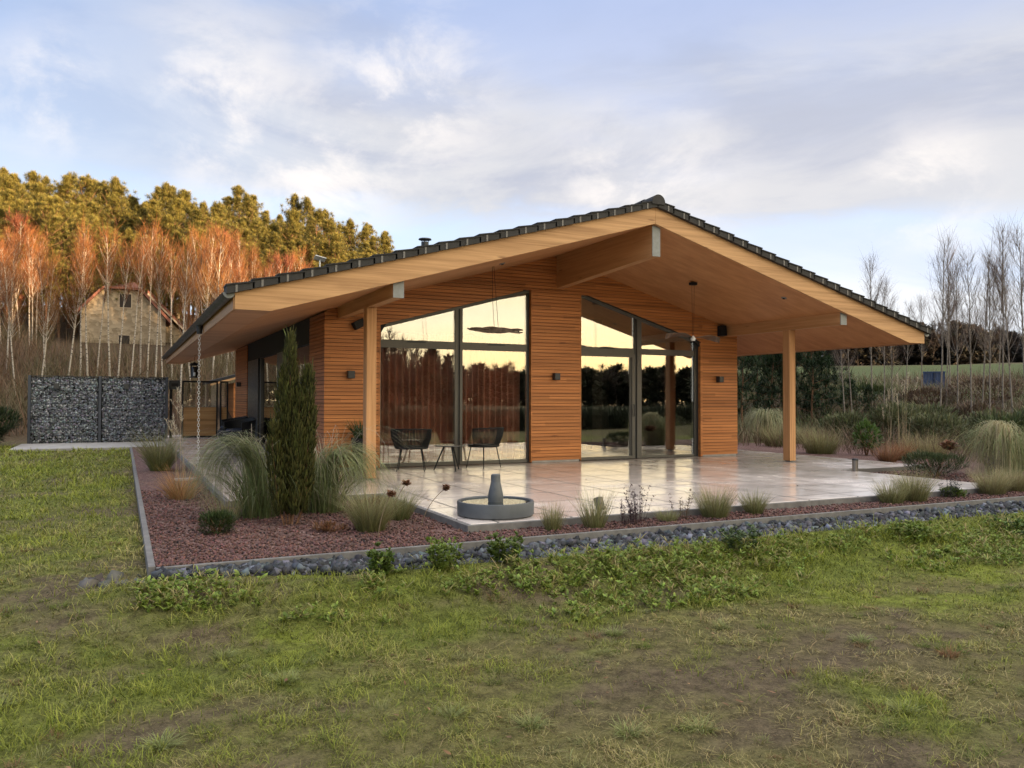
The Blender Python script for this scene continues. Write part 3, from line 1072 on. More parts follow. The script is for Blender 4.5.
# two-winged lamp hanging in front of the right window
pf = thing('pendant_lamp', 'slender pendant with two curved wing-like blades hanging before the sliding door', 'pendant lamp', (10.38, 12.9, 2.56))
zz = botz(10.38) - 2.56
for s_ in (-1, 1):
    mb = MB(); n = 11; vs = []
    for i in range(n):
        f = i / (n - 1); x = s_ * (.03 + .66 * f)
        w_ = .014 + .11 * sin(pi * min(1, f * 1.05)) ** .8 * (1 - .2 * f)
        z_ = .035 * sin(f * pi * 1.25) + (.01 if s_ < 0 else -.02 * f)
        for (yy, dz_) in ((-w_, .075), (w_, -.03)):
            vs.append((x, yy, z_ + dz_ * f)); vs.append((x, yy, z_ + dz_ * f + .008))
    fs = []
    for i in range(n - 1):
        a = i * 4; b_ = a + 4
        fs += [(a, a + 2, b_ + 2, b_), (a + 1, b_ + 1, b_ + 3, a + 3), (a, b_, b_ + 1, a + 1), (a + 2, a + 3, b_ + 3, b_ + 2)]
    fs += [(0, 1, 3, 2), ((n - 1) * 4, (n - 1) * 4 + 2, (n - 1) * 4 + 3, (n - 1) * 4 + 1)]
    mb.add(vs, fs)
    mb.build('blade', simple('walnut_blade', (.085, .05, .032), .4, 0, .5, .3, 12), pf, smooth=True)
mb = MB(); mb.lathe([(.0, -.06), (.04, -.05), (.055, -.01), (.03, .03), (.012, .05)], (0, 0, 0), 16)
mb.build('hub', M['white'], pf, smooth=True)
for dx_ in (-.03, .03):
    mb = MB(); mb.tube([(dx_ * .5, 0, .03), (dx_, 0, zz - .06)], .0035, 4); mb.build('wire', M['black_metal'], pf)
mb = MB(); mb.box(-.07, .07, -.05, .05, zz - .07, zz - .012)
mb.build('canopy', M['black_metal'], pf, bevel=.005)

# rain chain
rc = MB()
z = 2.50; k = 0
while z > .06:
    a = .020 if k % 2 else .014
    pts = [(a * cos(t) if k % 2 else 0, 0 if k % 2 else .018 * cos(t), z - .03 + .030 * sin(t)) for t in np.linspace(0, 2 * pi, 9)]
    rc.tube(pts, .0045, 4, False)
    z -= .050; k += 1
o = rc.build('rain_chain', M['white'])
o.location = (EL - .075, 15.7, 0)
tag(o, 'pale rain chain hanging from the left gutter down to the gravel', 'rain chain')

# lantern under the far eave
t = thing('hanging_lantern', 'dark lantern hanging on a thin wire under the far left eave', 'lantern', (1.80, 24.0, 1.90))
mb = MB(); mb.tube([(0, 0, .42), (0, 0, .58)], .004, 4); mb.build('wire', M['black_metal'], t)
mb = MB()
mb.lathe([(.13, 0), (.13, .02), (.10, .03)], (0, 0, 0), 8); mb.build('lantern_base', M['black_metal'], t)
mb = MB(); mb.lathe([(.145, .34), (.10, .40), (.02, .43)], (0, 0, 0), 8); mb.build('lantern_roof', M['black_metal'], t)
for k in range(4):
    a = pi / 4 + k * pi / 2
    mb = MB(); mb.tube([(.115 * cos(a), .115 * sin(a), .021), (.115 * cos(a), .115 * sin(a), .339)], .014, 5); mb.build('lantern_bar', M['black_metal'], t)
mb = MB(); mb.lathe([(.085, .031), (.085, .25), (.06, .30)], (0, 0, 0), 12); mb.build('glass_cylinder', simple('smoked_glass', (.03, .028, .025), .08, 0, .8), t, smooth=True)
mb = MB(); mb.lathe([(.0, .05), (.03, .052), (.03, .14), (.0, .145)], (0, -.09, 0), 10); mb.build('candle', M['white'], t, smooth=True)

# satellite dish beyond the ridge edge
t = thing('satellite_dish', 'small white flat antenna on a thin mast above the left roof edge', 'antenna', (3.74, 17.0, topz(3.74)))
mb = MB(); mb.tube([(0, 0, -.02), (0, 0, .86)], .014, 6); mb.build('mast', M['white'], t)
mb = MB(); mb.box(-.12, .12, -.08, .08, .0, .02)
d_ = mb.build('dish_panel', M['white'], t, bevel=.012); d_.location = (0, 0, .89); d_.rotation_euler = (rad(-24), rad(12), 0)

# ------------------------------------------------------------------ gabion wall
def stones(acc, cx, cy, cz, size, c0, r, squash=(1, 1, .75)):
    """irregular broken stones: jittered cubes of 8 corners"""
    n = len(cx)
    base = np.array([(x, y, z) for z in (-1, 1) for y in (-1, 1) for x in (-1, 1)], float) * .5
    Fq = np.array([(0, 2, 3, 1), (4, 5, 7, 6), (0, 1, 5, 4), (1, 3, 7, 5), (3, 2, 6, 7), (2, 0, 4, 6)])
    P = base[None] * (1 + r.uniform(-.45, .30, (n, 8, 3)))
    P *= np.array(squash) * size[:, None, None]
    q = r.normal(size=(n, 4)); q /= np.linalg.norm(q, axis=1)[:, None]
    a, b_, c_, d_ = q.T
    Rm = np.stack([np.stack([1 - 2 * (c_ * c_ + d_ * d_), 2 * (b_ * c_ - a * d_), 2 * (b_ * d_ + a * c_)], -1),
                   np.stack([2 * (b_ * c_ + a * d_), 1 - 2 * (b_ * b_ + d_ * d_), 2 * (c_ * d_ - a * b_)], -1),
                   np.stack([2 * (b_ * d_ - a * c_), 2 * (c_ * d_ + a * b_), 1 - 2 * (b_ * b_ + c_ * c_)], -1)], 1)
    P = np.einsum('nij,nkj->nki', Rm, P) + np.stack([cx, cy, cz], -1)[:, None]
    V = P.reshape(-1, 3)
    Fa = (np.arange(n) * 8)[:, None, None] + Fq[None]
    acc.add(V, Fa.reshape(-1, 4), np.repeat(c0, 8, 0))


gr = np.random.default_rng(3)
GX0, GX1, GY0, GZ1 = -2.62, 1.33, 28.55, 2.0
gab = thing('gabion_wall', 'tall dark wire-mesh wall filled with grey stones at the end of the lawn', 'gabion wall', ((GX0 + GX1) / 2, GY0, -.1))
GI = Matrix.Translation((-(GX0 + GX1) / 2, -GY0, .1))
for xa, xb in ((GX0 + .07, -.70), (-.60, GX1 - .05)):
    acc = Acc(); n = 6000
    stones(acc, gr.uniform(xa + .02, xb - .02, n), GY0 + gr.uniform(.02, .10, n), gr.uniform(-.08, GZ1 - .03, n), gr.uniform(.032, .065, n),
           jitter((.19, .205, .235), n, .5, gr) + (gr.random((n, 1)) > .9) * .25, gr)
    o = acc.build('stone_fill', M['stone'], gab); o.matrix_parent_inverse = GI
mb = MB(); mb.box(GX0 + .03, GX1 - .03, GY0 + .08, GY0 + .18, -.1, GZ1 - .02)
o = mb.build('core', M['black_wall'], gab); o.matrix_parent_inverse = GI
for xa, xb in ((GX0 + .07, -.70), (-.60, GX1 - .05)):
    mb = MB()
    for z in np.arange(-.05, GZ1, .2): mb.tube([(xa, GY0 - .022, z), (xb, GY0 - .022, z)], .006, 4)
    for x in np.arange(xa, xb, .05): mb.tube([(x, GY0 - .018, -.1), (x, GY0 - .018, GZ1)], .0025, 3)
    o = mb.build('wire_mesh', M['anthracite'], gab); o.matrix_parent_inverse = GI
for x in (GX0, -.69, GX1 - .07):
    mb = MB(); mb.box(x, x + .08, GY0 - .05, GY0 + .16, -.15, GZ1 + .02)
    o = mb.build('post', simple('slate_blue_post', (.035, .042, .058), .5, .2), gab, bevel=.004); o.matrix_parent_inverse = GI
mb = MB(); mb.box(GX0 + .081, -.691, GY0 - .03, GY0 + .15, GZ1 + .003, GZ1 + .018); mb.box(-.609, GX1 - .071, GY0 - .03, GY0 + .15, GZ1 + .003, GZ1 + .018)
o = mb.build('top_rail', M['anthracite'], gab); o.matrix_parent_inverse = GI

# mailbox-like box and glass screen beyond it
t = thing('parcel_box', 'dark box on a post between the stone-filled wall and the glass screen', 'box', (1.55, 28.9, 0))
mb = MB(); mb.box(-.17, .17, -.12, .12, 1.62, 1.92); mb.build('box', M['anthracite'], t, bevel=.01)
mb = MB(); mb.box(-.10, .10, -.128, -.121, 1.72, 1.82); mb.build('flap', M['black_metal'], t)
mb = MB(); mb.box(-.14, -.06, -.04, .04, 0.001, 1.62); mb.build('post', M['black_metal'], t)

t = thing('glass_screen', 'black-framed glass screen with wooden lower panels across the side terrace', 'glass screen', (2.55, 29.0, 0))
for xa, xb in ((-.76, .38), (.45, .72)):
    mb = MB()
    mb.box(xa, xa + .05, -.03, .03, .001, 1.92); mb.box(xb - .05, xb, -.03, .03, .001, 1.92)
    mb.box(xa + .051, xb - .051, -.03, .03, 1.86, 1.92); mb.box(xa + .051, xb - .051, -.03, .03, .001, .05); 
    mb.build('frame', M['black_metal'], t)
    mb = MB(); mb.box(xa + .051, xb - .051, .0, .02, .052, 1.02); mb.build('wood_panel', M['gate_wood'], t)
    mb = MB(); mb.box(xa + .051, xb - .051, .0, .012, 1.03, 1.855); mb.build('pane', M['glass'], t)

# lean-to behind
t = thing('shed', 'low outbuilding with a sloping dark roof behind the glass screen', 'shed', (5.6, 36.0, 1.0))
mb = MB(); mb.box(-1.3, 2.4, .2, 3, -1.2, 1.0); mb.build('wall', M['siding'], t)
mb = MB(); mb.prism_xz([(-2.3, .95), (2.6, 2.35), (2.6, 2.47), (-2.3, 1.07)], -.3, 3.3); mb.build('roof', M['tile'], t)
mb = MB(); mb.prism_xz([(-2.3, .86), (2.6, 2.26), (2.6, 2.345), (-2.3, .945)], -.3, -.26); mb.build('fascia', M['beam'], t)

# covered lounge furniture in the shade of the side terrace
def covered_chair(loc, rz, label):
    t = thing('lounge_chair', label, 'lounge chair', loc, rz, 'dark lounge chairs on the side terrace')
    mb = MB(); mb.lathe([(.30, .10), (.38, .22), (.40, .38), (.36, .42), (.0, .42)], (0, 0, 0), 20); mb.build('seat', M['black_metal'], t, smooth=True)
    mb = MB(); n = 14; vs = []
    for i in range(n):
        a = -pi * .15 + pi * 1.3 * i / (n - 1)
        for (r_, z_) in ((.40, .3), (.44, .82), (.40, .82), (.36, .3)): vs.append((r_ * cos(a), r_ * sin(a), z_ - .12 * abs(i - 6.5) / 6.5 * (z_ > .5)))
    fs = []
    for i in range(n - 1):
        for k in range(4): fs.append((i * 4 + k, i * 4 + (k + 1) % 4, i * 4 + 4 + (k + 1) % 4, i * 4 + 4 + k))
    fs += [(0, 3, 2, 1), tuple((n - 1) * 4 + k for k in range(4))]
    mb.add(vs, fs); mb.build('backrest', M['black_metal'], t, smooth=True)
    mb = MB(); mb.lathe([(.0, .424), (.28, .424), (.33, .47), (.30, .53), (.0, .55)], (0, 0, 0), 20); mb.build('cushion', simple('navy_cushion', (.02, .025, .04), .8, 0, .2, .4, 12), t, smooth=True)
    for k in range(4):
        a = pi / 4 + k * pi / 2
        mb = MB(); mb.tube([(.25 * cos(a), .25 * sin(a), .12), (.28 * cos(a), .28 * sin(a), .001)], .018, 6); mb.build('leg', M['black_metal'], t)
    return t


covered_chair((2.72, 21.8, 0), rad(-60), 'dark round lounge chair nearest on the shaded side terrace')
covered_chair((2.85, 24.3, 0), rad(-80), 'dark round lounge chair further back beside the glass screen')

# ------------------------------------------------------------------ chairs and table on the terrace
def wire_chair(loc, rz, label):
    t = thing('wire_chair', label, 'chair', loc, rz, 'black wire chairs by the big window')
    bm_ = M['black_metal']
    mb = MB()
    top = []; bot = []
    for i in range(45):
        a = -pi * .02 + pi * 1.04 * i / 44
        e = abs(i - 22) / 22
        top.append((.37 * cos(a), .30 * sin(a) + .05, .77 - .02 * e ** 2)); bot.append((.30 * cos(a), .25 * sin(a), .43))
    mb.tube(top, .010, 6)
    for p, q in zip(top, bot): mb.tube([p, ((p[0] + q[0]) / 2 * 1.06, (p[1] + q[1]) / 2 * 1.06, (p[2] + q[2]) / 2), q], .0090, 4)
    mb.build('backrest', bm_, t)
    mb = MB()
    mb.lathe([(.0, .40), (.29, .40), (.31, .42), (.30, .448), (.0, .448)], (0, -.02, 0), 24); mb.build('seat', bm_, t, smooth=True)
    for sx, sy in ((-1, -1), (1, -1), (1, 1), (-1, 1)):
        mb = MB(); mb.tube([(.18 * sx, .16 * sy - .02, .42), (.25 * sx, .22 * sy - .02, .001)], [.011, .008], 6); mb.build('leg', bm_, t)
    return t


wire_chair((4.76, 13.95, 0), rad(158), 'black wire chair at the left of the side table, next to the left post')
wire_chair((6.24, 13.98, 0), rad(205), 'black wire chair at the right of the side table, before the curtain')
t = thing('side_table', 'small low black side table between the two wire chairs', 'side table', (5.42, 13.72, 0))
mb = MB(); mb.lathe([(.0, .445), (.285, .445), (.29, .455), (.285, .465), (.0, .465)], (0, 0, 0), 32); mb.build('table_top', simple('table_top_dark', (.06, .06, .06), .25), t, smooth=True)
for k in range(3):
    a = .55 + k * 2 * pi / 3
    mb = MB(); mb.tube([(.10 * cos(a), .10 * sin(a), .445), (.29 * cos(a), .29 * sin(a), .001)], [.016, .011], 6); mb.build('leg', M['black_metal'], t)

# ------------------------------------------------------------------ fountain
t = thing('fountain', 'low round grey fountain basin with a bottle-shaped spout on the terrace corner', 'fountain', (3.80, 8.20, 0))
mb = MB(); mb.lathe([(.0, .001), (.41, .001), (.432, .02), (.435, .155), (.428, .166), (.405, .166), (.395, .158), (.39, .10), (.0, .09)], (0, 0, 0), 64)
mb.build('basin', M['fountain'], t, smooth=True)
mb = MB(); mb.lathe([(.392, .150), (.085, .150)], (0, 0, 0), 48); 
mb.f = [f for f in mb.f if len(f) == 4]
mb.build('water', M['water'], t)
mb = MB(); mb.lathe([(.082, .115), (.088, .20), (.085, .235), (.055, .37), (.054, .372), (.054, .435), (.050, .455), (.040, .462), (.0, .464)], (0, 0, 0), 32)
mb.build('spout', M['fountain'], t, smooth=True)

# ------------------------------------------------------------------ small lights in the bed
t = thing('path_light', 'small dark stake light among the grass tufts in the gravel strip', 'path light', (4.80, 8.10 - .5, -.10))
mb = MB(); mb.tube([(0, 0, 0), (0, 0, .19)], .012, 6); mb.build('stake', M['black_metal'], t)
mb = MB(); mb.tube([(-.0, -.03, .18), (0, .03, .30)], [.05, .055], 12); mb.build('lamp_head', simple('bronze_lamp', (.10, .085, .07), .4, .5), t, smooth=True)
t = thing('bollard_light', 'short metal bollard light standing on the right edge of the terrace', 'bollard light', (12.15, 10.46, 0))
mb = MB(); mb.tube([(0, 0, .001), (0, 0, .20)], .052, 16); mb.build('bollard_post', simple('bollard_metal', (.17, .15, .13), .35, .6), t, smooth=True)
mb = MB(); mb.lathe([(.056, .201), (.056, .225), (.045, .235), (.0, .237)], (0, 0, 0), 16); mb.build('bollard_cap', M['anthracite'], t, smooth=True)

# rattan ball on the terrace edge
mb = MB(); r3 = np.random.default_rng(11)
for k in range(26):
    ax_ = r3.normal(size=3); ax_ /= np.linalg.norm(ax_); a = np.cross(ax_, [.3, .5, .8]); a /= np.linalg.norm(a); b_ = np.cross(ax_, a)
    mb.tube([tuple(.125 * (a * cos(q) + b_ * sin(q))) for q in np.linspace(0, 2 * pi, 19)], .010, 5, False)
o = mb.build('wicker_ball', simple('grey_wicker', (.16, .115, .085), .8, 0, .2, .35, 20)); o.location = (1.75, 12.0, .13)
tag(o, 'small woven wicker ball lying on the left edge of the terrace', 'ball')

# potted plant behind the left post
t = thing('potted_plant', 'tall black planter with a green plant at the siding behind the left post', 'potted plant', (3.93, 14.30, 0))
mb = MB(); mb.lathe([(.0, .001), (.13, .001), (.19, .58), (.195, .60), (.18, .60), (.17, .54), (.0, .54)], (0, 0, 0), 24); mb.build('planter', M['black_metal'], t, smooth=True)
n = 160; az = rng.uniform(0, 2 * pi, n)
V, F, C = strands(np.stack([.08 * np.cos(az), .08 * np.sin(az), np.full(n, .53)], 1), az, rng.uniform(.0, .4, n), rng.uniform(.3, 1.4, n), rng.uniform(.2, .5, n), rng.uniform(.012, .03, n),
                  jitter((.02, .045, .012), n), jitter((.05, .09, .03), n), 4, prof=[.4, 1, .9, .6, .1])
np_mesh('foliage', V, F, M['leaf'], C, t)

# ------------------------------------------------------------------ ornamental grasses
def tuft_mesh(name, n, spread, L, t0, t1, W, c0, c1, S=5, p=1.3, r=None, parent=None, azr=None):
    r = r or rng
    rad_ = spread * np.sqrt(r.random(n)); a0 = r.uniform(0, 2 * pi, n)
    base = np.stack([rad_ * np.cos(a0), rad_ * np.sin(a0), np.full(n, -.02)], 1)
    az = a0 + r.normal(0, .5, n) if azr is None else r.normal(azr[0], azr[1], n)
    V, F, C = strands(base, az, r.uniform(*t0, n), r.uniform(*t1, n), r.uniform(*L, n), r.uniform(*W, n), jitter(c0, n, .22, r), jitter(c1, n, .25, r), S, p, r=r)
    return np_mesh(name, V, F, M['grass'], C, parent)


GREEN, STRAW, PALE = (.075, .105, .028), (.34, .27, .12), (.42, .37, .20)


def feather_grass(x, y, label, L=.36, n=520, sp=.10, green=.5, lean=(.4, 1.2), z=-.10, W=(.003, .006)):
    g = np.array(GREEN) * green * 1.5 + np.array(STRAW) * (1 - green) * .55
    o = tuft_mesh('feather_grass', n, sp, (L * .55, L * 1.15), (0, .55), lean, W, g * .8, np.array(PALE) * .95 * (1 - .45 * green) + np.array(GREEN) * .5 * green)
    o.location = (x, y, z); o.rotation_euler = (0, 0, rng.uniform(0, 6))
    return tag(o, label, 'ornamental grass', 'feather grass tufts in the gravel bed')


feather_grass(2.36, 8.22, 'broad pale feather grass tuft just right of the dark columnar yew', .58, 1000, .13, .55, (.7, 1.5))
feather_grass(2.88, 8.85, 'green feather grass tuft beside the terrace corner, behind the broad pale tuft', .46, 620, .10, .8, (.6, 1.5))
feather_grass(4.10, 7.42, 'small upright grass tuft right of the fountain basin', .34, 420, .06, .55, (.15, .7))
feather_grass(4.58, 7.36, 'tall loose grass tuft beside the stake light', .46, 420, .09, .5, (.2, .9))
feather_grass(5.62, 7.45, 'low yellow-green grass tuft right of the dark dry stems', .20, 380, .10, .8, (.6, 1.3))
feather_grass(6.28, 7.42, 'wide fluffy grass tuft in the middle of the front gravel strip', .44, 900, .12, .62, (.4, 1.25))
feather_grass(6.92, 7.45, 'green-gold grass tuft right of the wide fluffy one in the front strip', .36, 620, .08, .7, (.5, 1.3))
feather_grass(9.30, 7.42, 'left one of two grass tufts at the right end of the front strip', .38, 760, .12, .62, (.5, 1.3))
feather_grass(9.78, 7.45, 'tall rounded grass tuft at the right end of the front strip', .50, 950, .14, .55, (.4, 1.3))
feather_grass(11.55, 7.50, 'straw-coloured grass mound at the right terrace corner', .46, 950, .15, .3, (.6, 1.4))
feather_grass(12.30, 7.62, 'golden grass mound beside the straw-coloured one, nearest the right picture edge', .48, 950, .16, .25, (.6, 1.4))
feather_grass(16.4, 15.2, 'wide straw grass mound right of the right post behind the terrace', .75, 800, .35, .45, (.4, 1.2), W=(.006, .011))
feather_grass(17.9, 18.2, 'low straw grass mound seen between the siding and the right post', .75, 800, .4, .4, (.4, 1.2), W=(.006, .011))
feather_grass(19.6, 19.0, 'low straw grass mound just left of the right post, at its rear', .7, 700, .35, .35, (.4, 1.2), W=(.006, .011))
feather_grass(.66, 16.8, 'green arching grass tuft behind the dry plume grass on the left', .95, 620, .16, .75, (.6, 1.6), W=(.006, .012))
feather_grass(1.05, 9.45, 'thin straggly grass tuft behind the small conifer', .5, 160, .12, .5, (.3, 1.2))


def pampas(x, y, label, L, n, lean0, lean1, sp, azr=None, W=(.007, .014), c0=GREEN, c1=PALE, z=-.1, S=9):
    o = tuft_mesh('fountain_grass', n, sp, (L * .6, L * 1.1), lean0, lean1, W, c0, c1, S + 2, (.3, .72), azr=azr)
    o.location = (x, y, z)
    return tag(o, label, 'ornamental grass', 'large arching grasses')


LG = (.125, .155, .06)
# left arching grass: two sheaves bending over
root = thing('fountain_grass', 'large arching green grass bending over left of the yew column', 'ornamental grass', (1.45, 9.75, -.1), 0, 'large arching grasses')
tuft_mesh('sheaf', 300, .12, (1.6, 2.15), (-.05, .16), (2.5, 3.2), (.006, .011), LG, (.26, .27, .14), 12, (.26, .80), parent=root, azr=(rad(158), .30))
tuft_mesh('sheaf', 330, .24, (.8, 1.5), (.0, .4), (1.5, 3.0), (.006, .012), LG, (.13, .16, .07), 9, 1.3, parent=root)
tuft_mesh('dry_blades', 70, .2, (1.5, 2.1), (.0, .3), (1.8, 3.0), (.004, .008), (.25, .22, .14), (.46, .42, .32), 12, (.3, .85), parent=root, azr=(rad(150), 1.0))
root = thing('fountain_grass', 'large arching green grass bending over right of the yew column', 'ornamental grass', (2.24, 9.85, -.1), 0, 'large arching grasses')
tuft_mesh('sheaf', 430, .16, (1.35, 1.85), (-.05, .12), (2.3, 3.2), (.006, .011), LG, (.27, .28, .14), 12, (.26, .80), parent=root, azr=(rad(-25), .5))
tuft_mesh('sheaf', 280, .24, (.9, 1.5), (.0, .4), (1.5, 2.9), (.006, .012), LG, (.13, .16, .07), 9, 1.3, parent=root)
tuft_mesh('dry_blades', 80, .2, (1.5, 2.2), (.0, .3), (1.8, 3.0), (.004, .008), (.25, .22, .14), (.46, .42, .32), 12, (.3, .85), parent=root)
# right picture edge
root = thing('fountain_grass', 'tall weeping straw-and-green grass at the right picture edge', 'ornamental grass', (14.75, 9.35, -.1), 0, 'large arching grasses')
tuft_mesh('sheaf', 560, .13, (1.7, 2.3), (-.04, .05), (2.8, 3.2), (.006, .012), (.24, .22, .10), (.52, .46, .28), 12, (.34, .66), parent=root, azr=(rad(170), .7))
tuft_mesh('sheaf', 560, .28, (1.2, 2.0), (.0, .35), (1.8, 3.0), (.007, .013), LG, (.24, .25, .11), 10, (.3, .75), parent=root)
pampas(16.2, 9.9, 'green arching grass cut by the right picture edge', 1.4, 500, (0, .4), (1.4, 2.8), .3, c0=LG, c1=(.2, .2, .1))
pampas(19.3, 20.2, 'tall weeping pale grass behind the terrace between siding and right post', 2.3, 560, (-.05, .12), (2.6, 3.2), .2, W=(.010, .018), c0=LG, c1=(.40, .37, .22), z=-.1)


def plume_grass(x, y, label, dry, H, n_st, azb, z=-.1, W=1.0):
    root = thing('plume_grass', label, 'ornamental grass', (x, y, z), 0, 'dry plume grasses')
    tuft_mesh('dry_leaves', 420, .13, (.25, .62), (.0, .7), (.4, 1.6), (.005 * W, .011 * W), dry, np.array(dry) * 1.25, 5, parent=root)
    n = n_st
    a = rng.uniform(0, 2 * pi, n); b_ = np.stack([.08 * np.cos(a), .08 * np.sin(a), np.zeros(n)], 1)
    V, F, C = strands(b_, rng.normal(azb, 1.1, n), rng.uniform(-.04, .10, n), rng.uniform(.0, .8 if W <= 1 else .35, n), rng.uniform(.75, 1.1, n) * H, .007 * W, jitter((.30, .22, .12), n, .1), jitter((.45, .38, .26), n, .1), 10, 2.2)
    np_mesh('stalks', V, F, M['grass'], C, root)
    # plumes at the tips
    Vr = V.reshape(n, 11, 2, 3).mean(2); A = Acc()
    for i in range(n):
        tip = Vr[i, -1]; d = Vr[i, -1] - Vr[i, -2]; d /= np.linalg.norm(d)
        m = 46; f = rng.random(m); base = tip - d[None] * (f[:, None] * .15 * H)
        az = rng.uniform(0, 2 * pi, m)
        A.add(*strands(base, az, rng.uniform(.2, .8, m), rng.uniform(.6, 1.6, m), rng.uniform(.03, .07, m) * (.6 + .4 * W), .006 * W, jitter((.42, .36, .26), m, .1), jitter((.55, .50, .40), m, .1), 2))
    A.build('plumes', M['grass'], root)
    return root


plume_grass(.74, 11.9, 'dry orange grass clump with tall pale plumes on the left gravel bed', (.36, .20, .085), 1.45, 9, rad(170))
plume_grass(16.3, 12.7, 'dry reddish grass with tall straight plumes right of the bollard light', (.26, .14, .07), 1.95, 9, rad(40), W=1.4)
plume_grass(15.3, 12.3, 'shorter dry reddish grass left of the tall straight plumes', (.24, .13, .07), 1.6, 5, rad(150), W=1.4)
tuft = feather_grass(17.4, 12.9, 'dry rust-brown grass bank on the far right of the plumes', .7, 700, .4, .05, (.3, 1.2), W=(.006, .011))

# dried flower stalks with brown heads
def dried_flower(x, y, H, lean, az, label, head=.045, z=-.1, n_st=1):
    root = thing('dried_flower', label, 'dried flower', (x, y, z), 0, 'dried flowers with brown heads')
    for k in range(n_st):
        a = az + (k - (n_st - 1) / 2) * .9; mb = MB()
        pts = [(lean * (f ** 1.6) * cos(a), lean * (f ** 1.6) * sin(a), H * (f - .12 * f ** 4)) for f in np.linspace(0, 1, 9)]
        mb.tube(pts, [.005 - .002 * i / 8 for i in range(9)], 5); mb.build('stalk', simple('dry_stalk', (.14, .10, .06), .8), root)
        m = 150; q = rng.normal(size=(m, 3)); q /= np.linalg.norm(q, axis=1)[:, None]
        base = np.array(pts[-1]) + q * head * rng.uniform(.3, .9, (m, 1)) * np.array([1, 1, .8])
        V, F, C = strands(base, rng.uniform(0, 6.3, m), rng.uniform(.2, 1.4, m), rng.uniform(.8, 2.2, m), head * .8, head * .55, jitter((.15, .07, .04), m, .3), jitter((.22, .11, .06), m, .3), 2, prof=[.5, 1, .2])
        np_mesh('flower_head', V, F, M['leaf'], C, root)
    return root


dried_flower(2.30, 7.75, .50, .16, rad(20), 'bent dry stalk with a brown head low before the left post')
dried_flower(2.55, 8.2, .56, .22, rad(15), 'dry stalk with a brown head standing before the foot of the left post')
dried_flower(2.95, 8.3, .47, .30, rad(5), 'dry stalk leaning right with a brown head over the terrace corner')
dried_flower(14.2, 9.9, .62, .15, rad(140), 'dried brown flower cluster beside the green shrub on the right', .11, n_st=2)

# dark dry stems in the strip
def dry_stems(x, y, label, c=(.045, .028, .032), H=.42, n=26):
    root = thing('dry_perennial', label, 'dry plant', (x, y, -.1), 0, 'dark dry perennials')
    a = rng.uniform(0, 2 * pi, n); b_ = np.stack([.07 * np.cos(a), .07 * np.sin(a), np.zeros(n)], 1)
    V, F, C = strands(b_, a, rng.uniform(0, .25, n), rng.uniform(.05, .5, n), rng.uniform(.6, 1.05, n) * H, .005, jitter(c, n), jitter(c, n), 6)
    np_mesh('stems', V, F, M['twig'], C, root)
    Vr = V.reshape(n, 7, 2, 3).mean(2); A = Acc()
    for i in range(n):
        m = 26; k = rng.integers(1, 7, m); base = Vr[i, k] + rng.normal(0, .006, (m, 3))
        A.add(*strands(base, rng.uniform(0, 6.3, m), rng.uniform(.3, 1.3, m), rng.uniform(.8, 2.2, m), rng.uniform(.015, .045, m), rng.uniform(.006, .013, m), jitter(np.array(c) * 1.3, m, .3), jitter(np.array(c) * 1.6, m, .3), 2, prof=[.5, 1, .2]))
    A.build('dry_leaves', M['leaf'], root)


dry_stems(5.22, 7.45, 'dark purple-brown dry plant with upright stems in the front gravel strip')
dry_stems(5.05, 7.40, 'smaller dark dry plant left of the purple-brown one', H=.26, n=16)
dry_stems(5.85, 7.50, 'loose dry seed stems left of the wide fluffy grass', (.075, .05, .035), .34, 12)
dry_stems(10.6, 7.5, 'dark leafless low plant beside the straw grass mound', (.03, .03, .028), .35, 22)
dry_stems(13.4, 8.6, 'dark dry stems between the shrub and the weeping grass', (.04, .03, .025), .55, 14)

# low shrubs made of leafy sprigs
def sprig_cloud(name, centre, radii, n, L, W, c0, c1, parent=None, mat_=None, lumps=7, r=None, up=.5, S=2, fill=.55):
    r = r or rng
    centre = np.array(centre, float); radii = np.array(radii, float)
    q = r.normal(size=(n, 3)); q /= np.linalg.norm(q, axis=1)[:, None]
    lm = r.normal(size=(lumps, 3)); lm /= np.linalg.norm(lm, axis=1)[:, None]
    d = (q @ lm.T).max(1)
    rr = (fill + (1 - fill) * sstep(d, .55, 1.0)) * np.cbrt(r.uniform(.25, 1, n))
    pos = centre + q * rr[:, None] * radii
    az = np.arctan2(q[:, 1], q[:, 0]) + r.normal(0, .7, n)
    t0 = np.clip(np.arccos(np.clip(q[:, 2], -1, 1)) * (1 - up) + r.normal(0, .35, n), -.2, 2.6)
    V, F, C = strands(pos, az, t0, t0 + r.uniform(0, .6, n), r.uniform(*L, n), r.uniform(*W, n), jitter(c0, n, .25, r), jitter(c1, n, .25, r), S, prof=[.6, 1, .15][:S + 1] if S == 2 else None, r=r)
    return np_mesh(name, V, F, mat_ or M['needle'], C, parent)


def shrub(x, y, label, rad_, h, n, c0, c1, L=(.05, .1), W=(.012, .022), z=-.1, cat='shrub', group='low shrubs in the gravel beds'):
    root = thing('shrub', label, cat, (x, y, z), 0, group)
    sprig_cloud('foliage', (0, 0, h * .5), (rad_, rad_, h * .5), n, L, W, c0, c1, root, lumps=9)
    mb = MB()
    for k in range(6):
        a = k * 1.05
        mb.tube([(0, 0, -.05), (.3 * rad_ * cos(a), .3 * rad_ * sin(a), h * .4), (.7 * rad_ * cos(a), .7 * rad_ * sin(a), h * .75)], [.012, .008, .003], 5)
    mb.build('branches', M['pine_bark'], root)
    return root


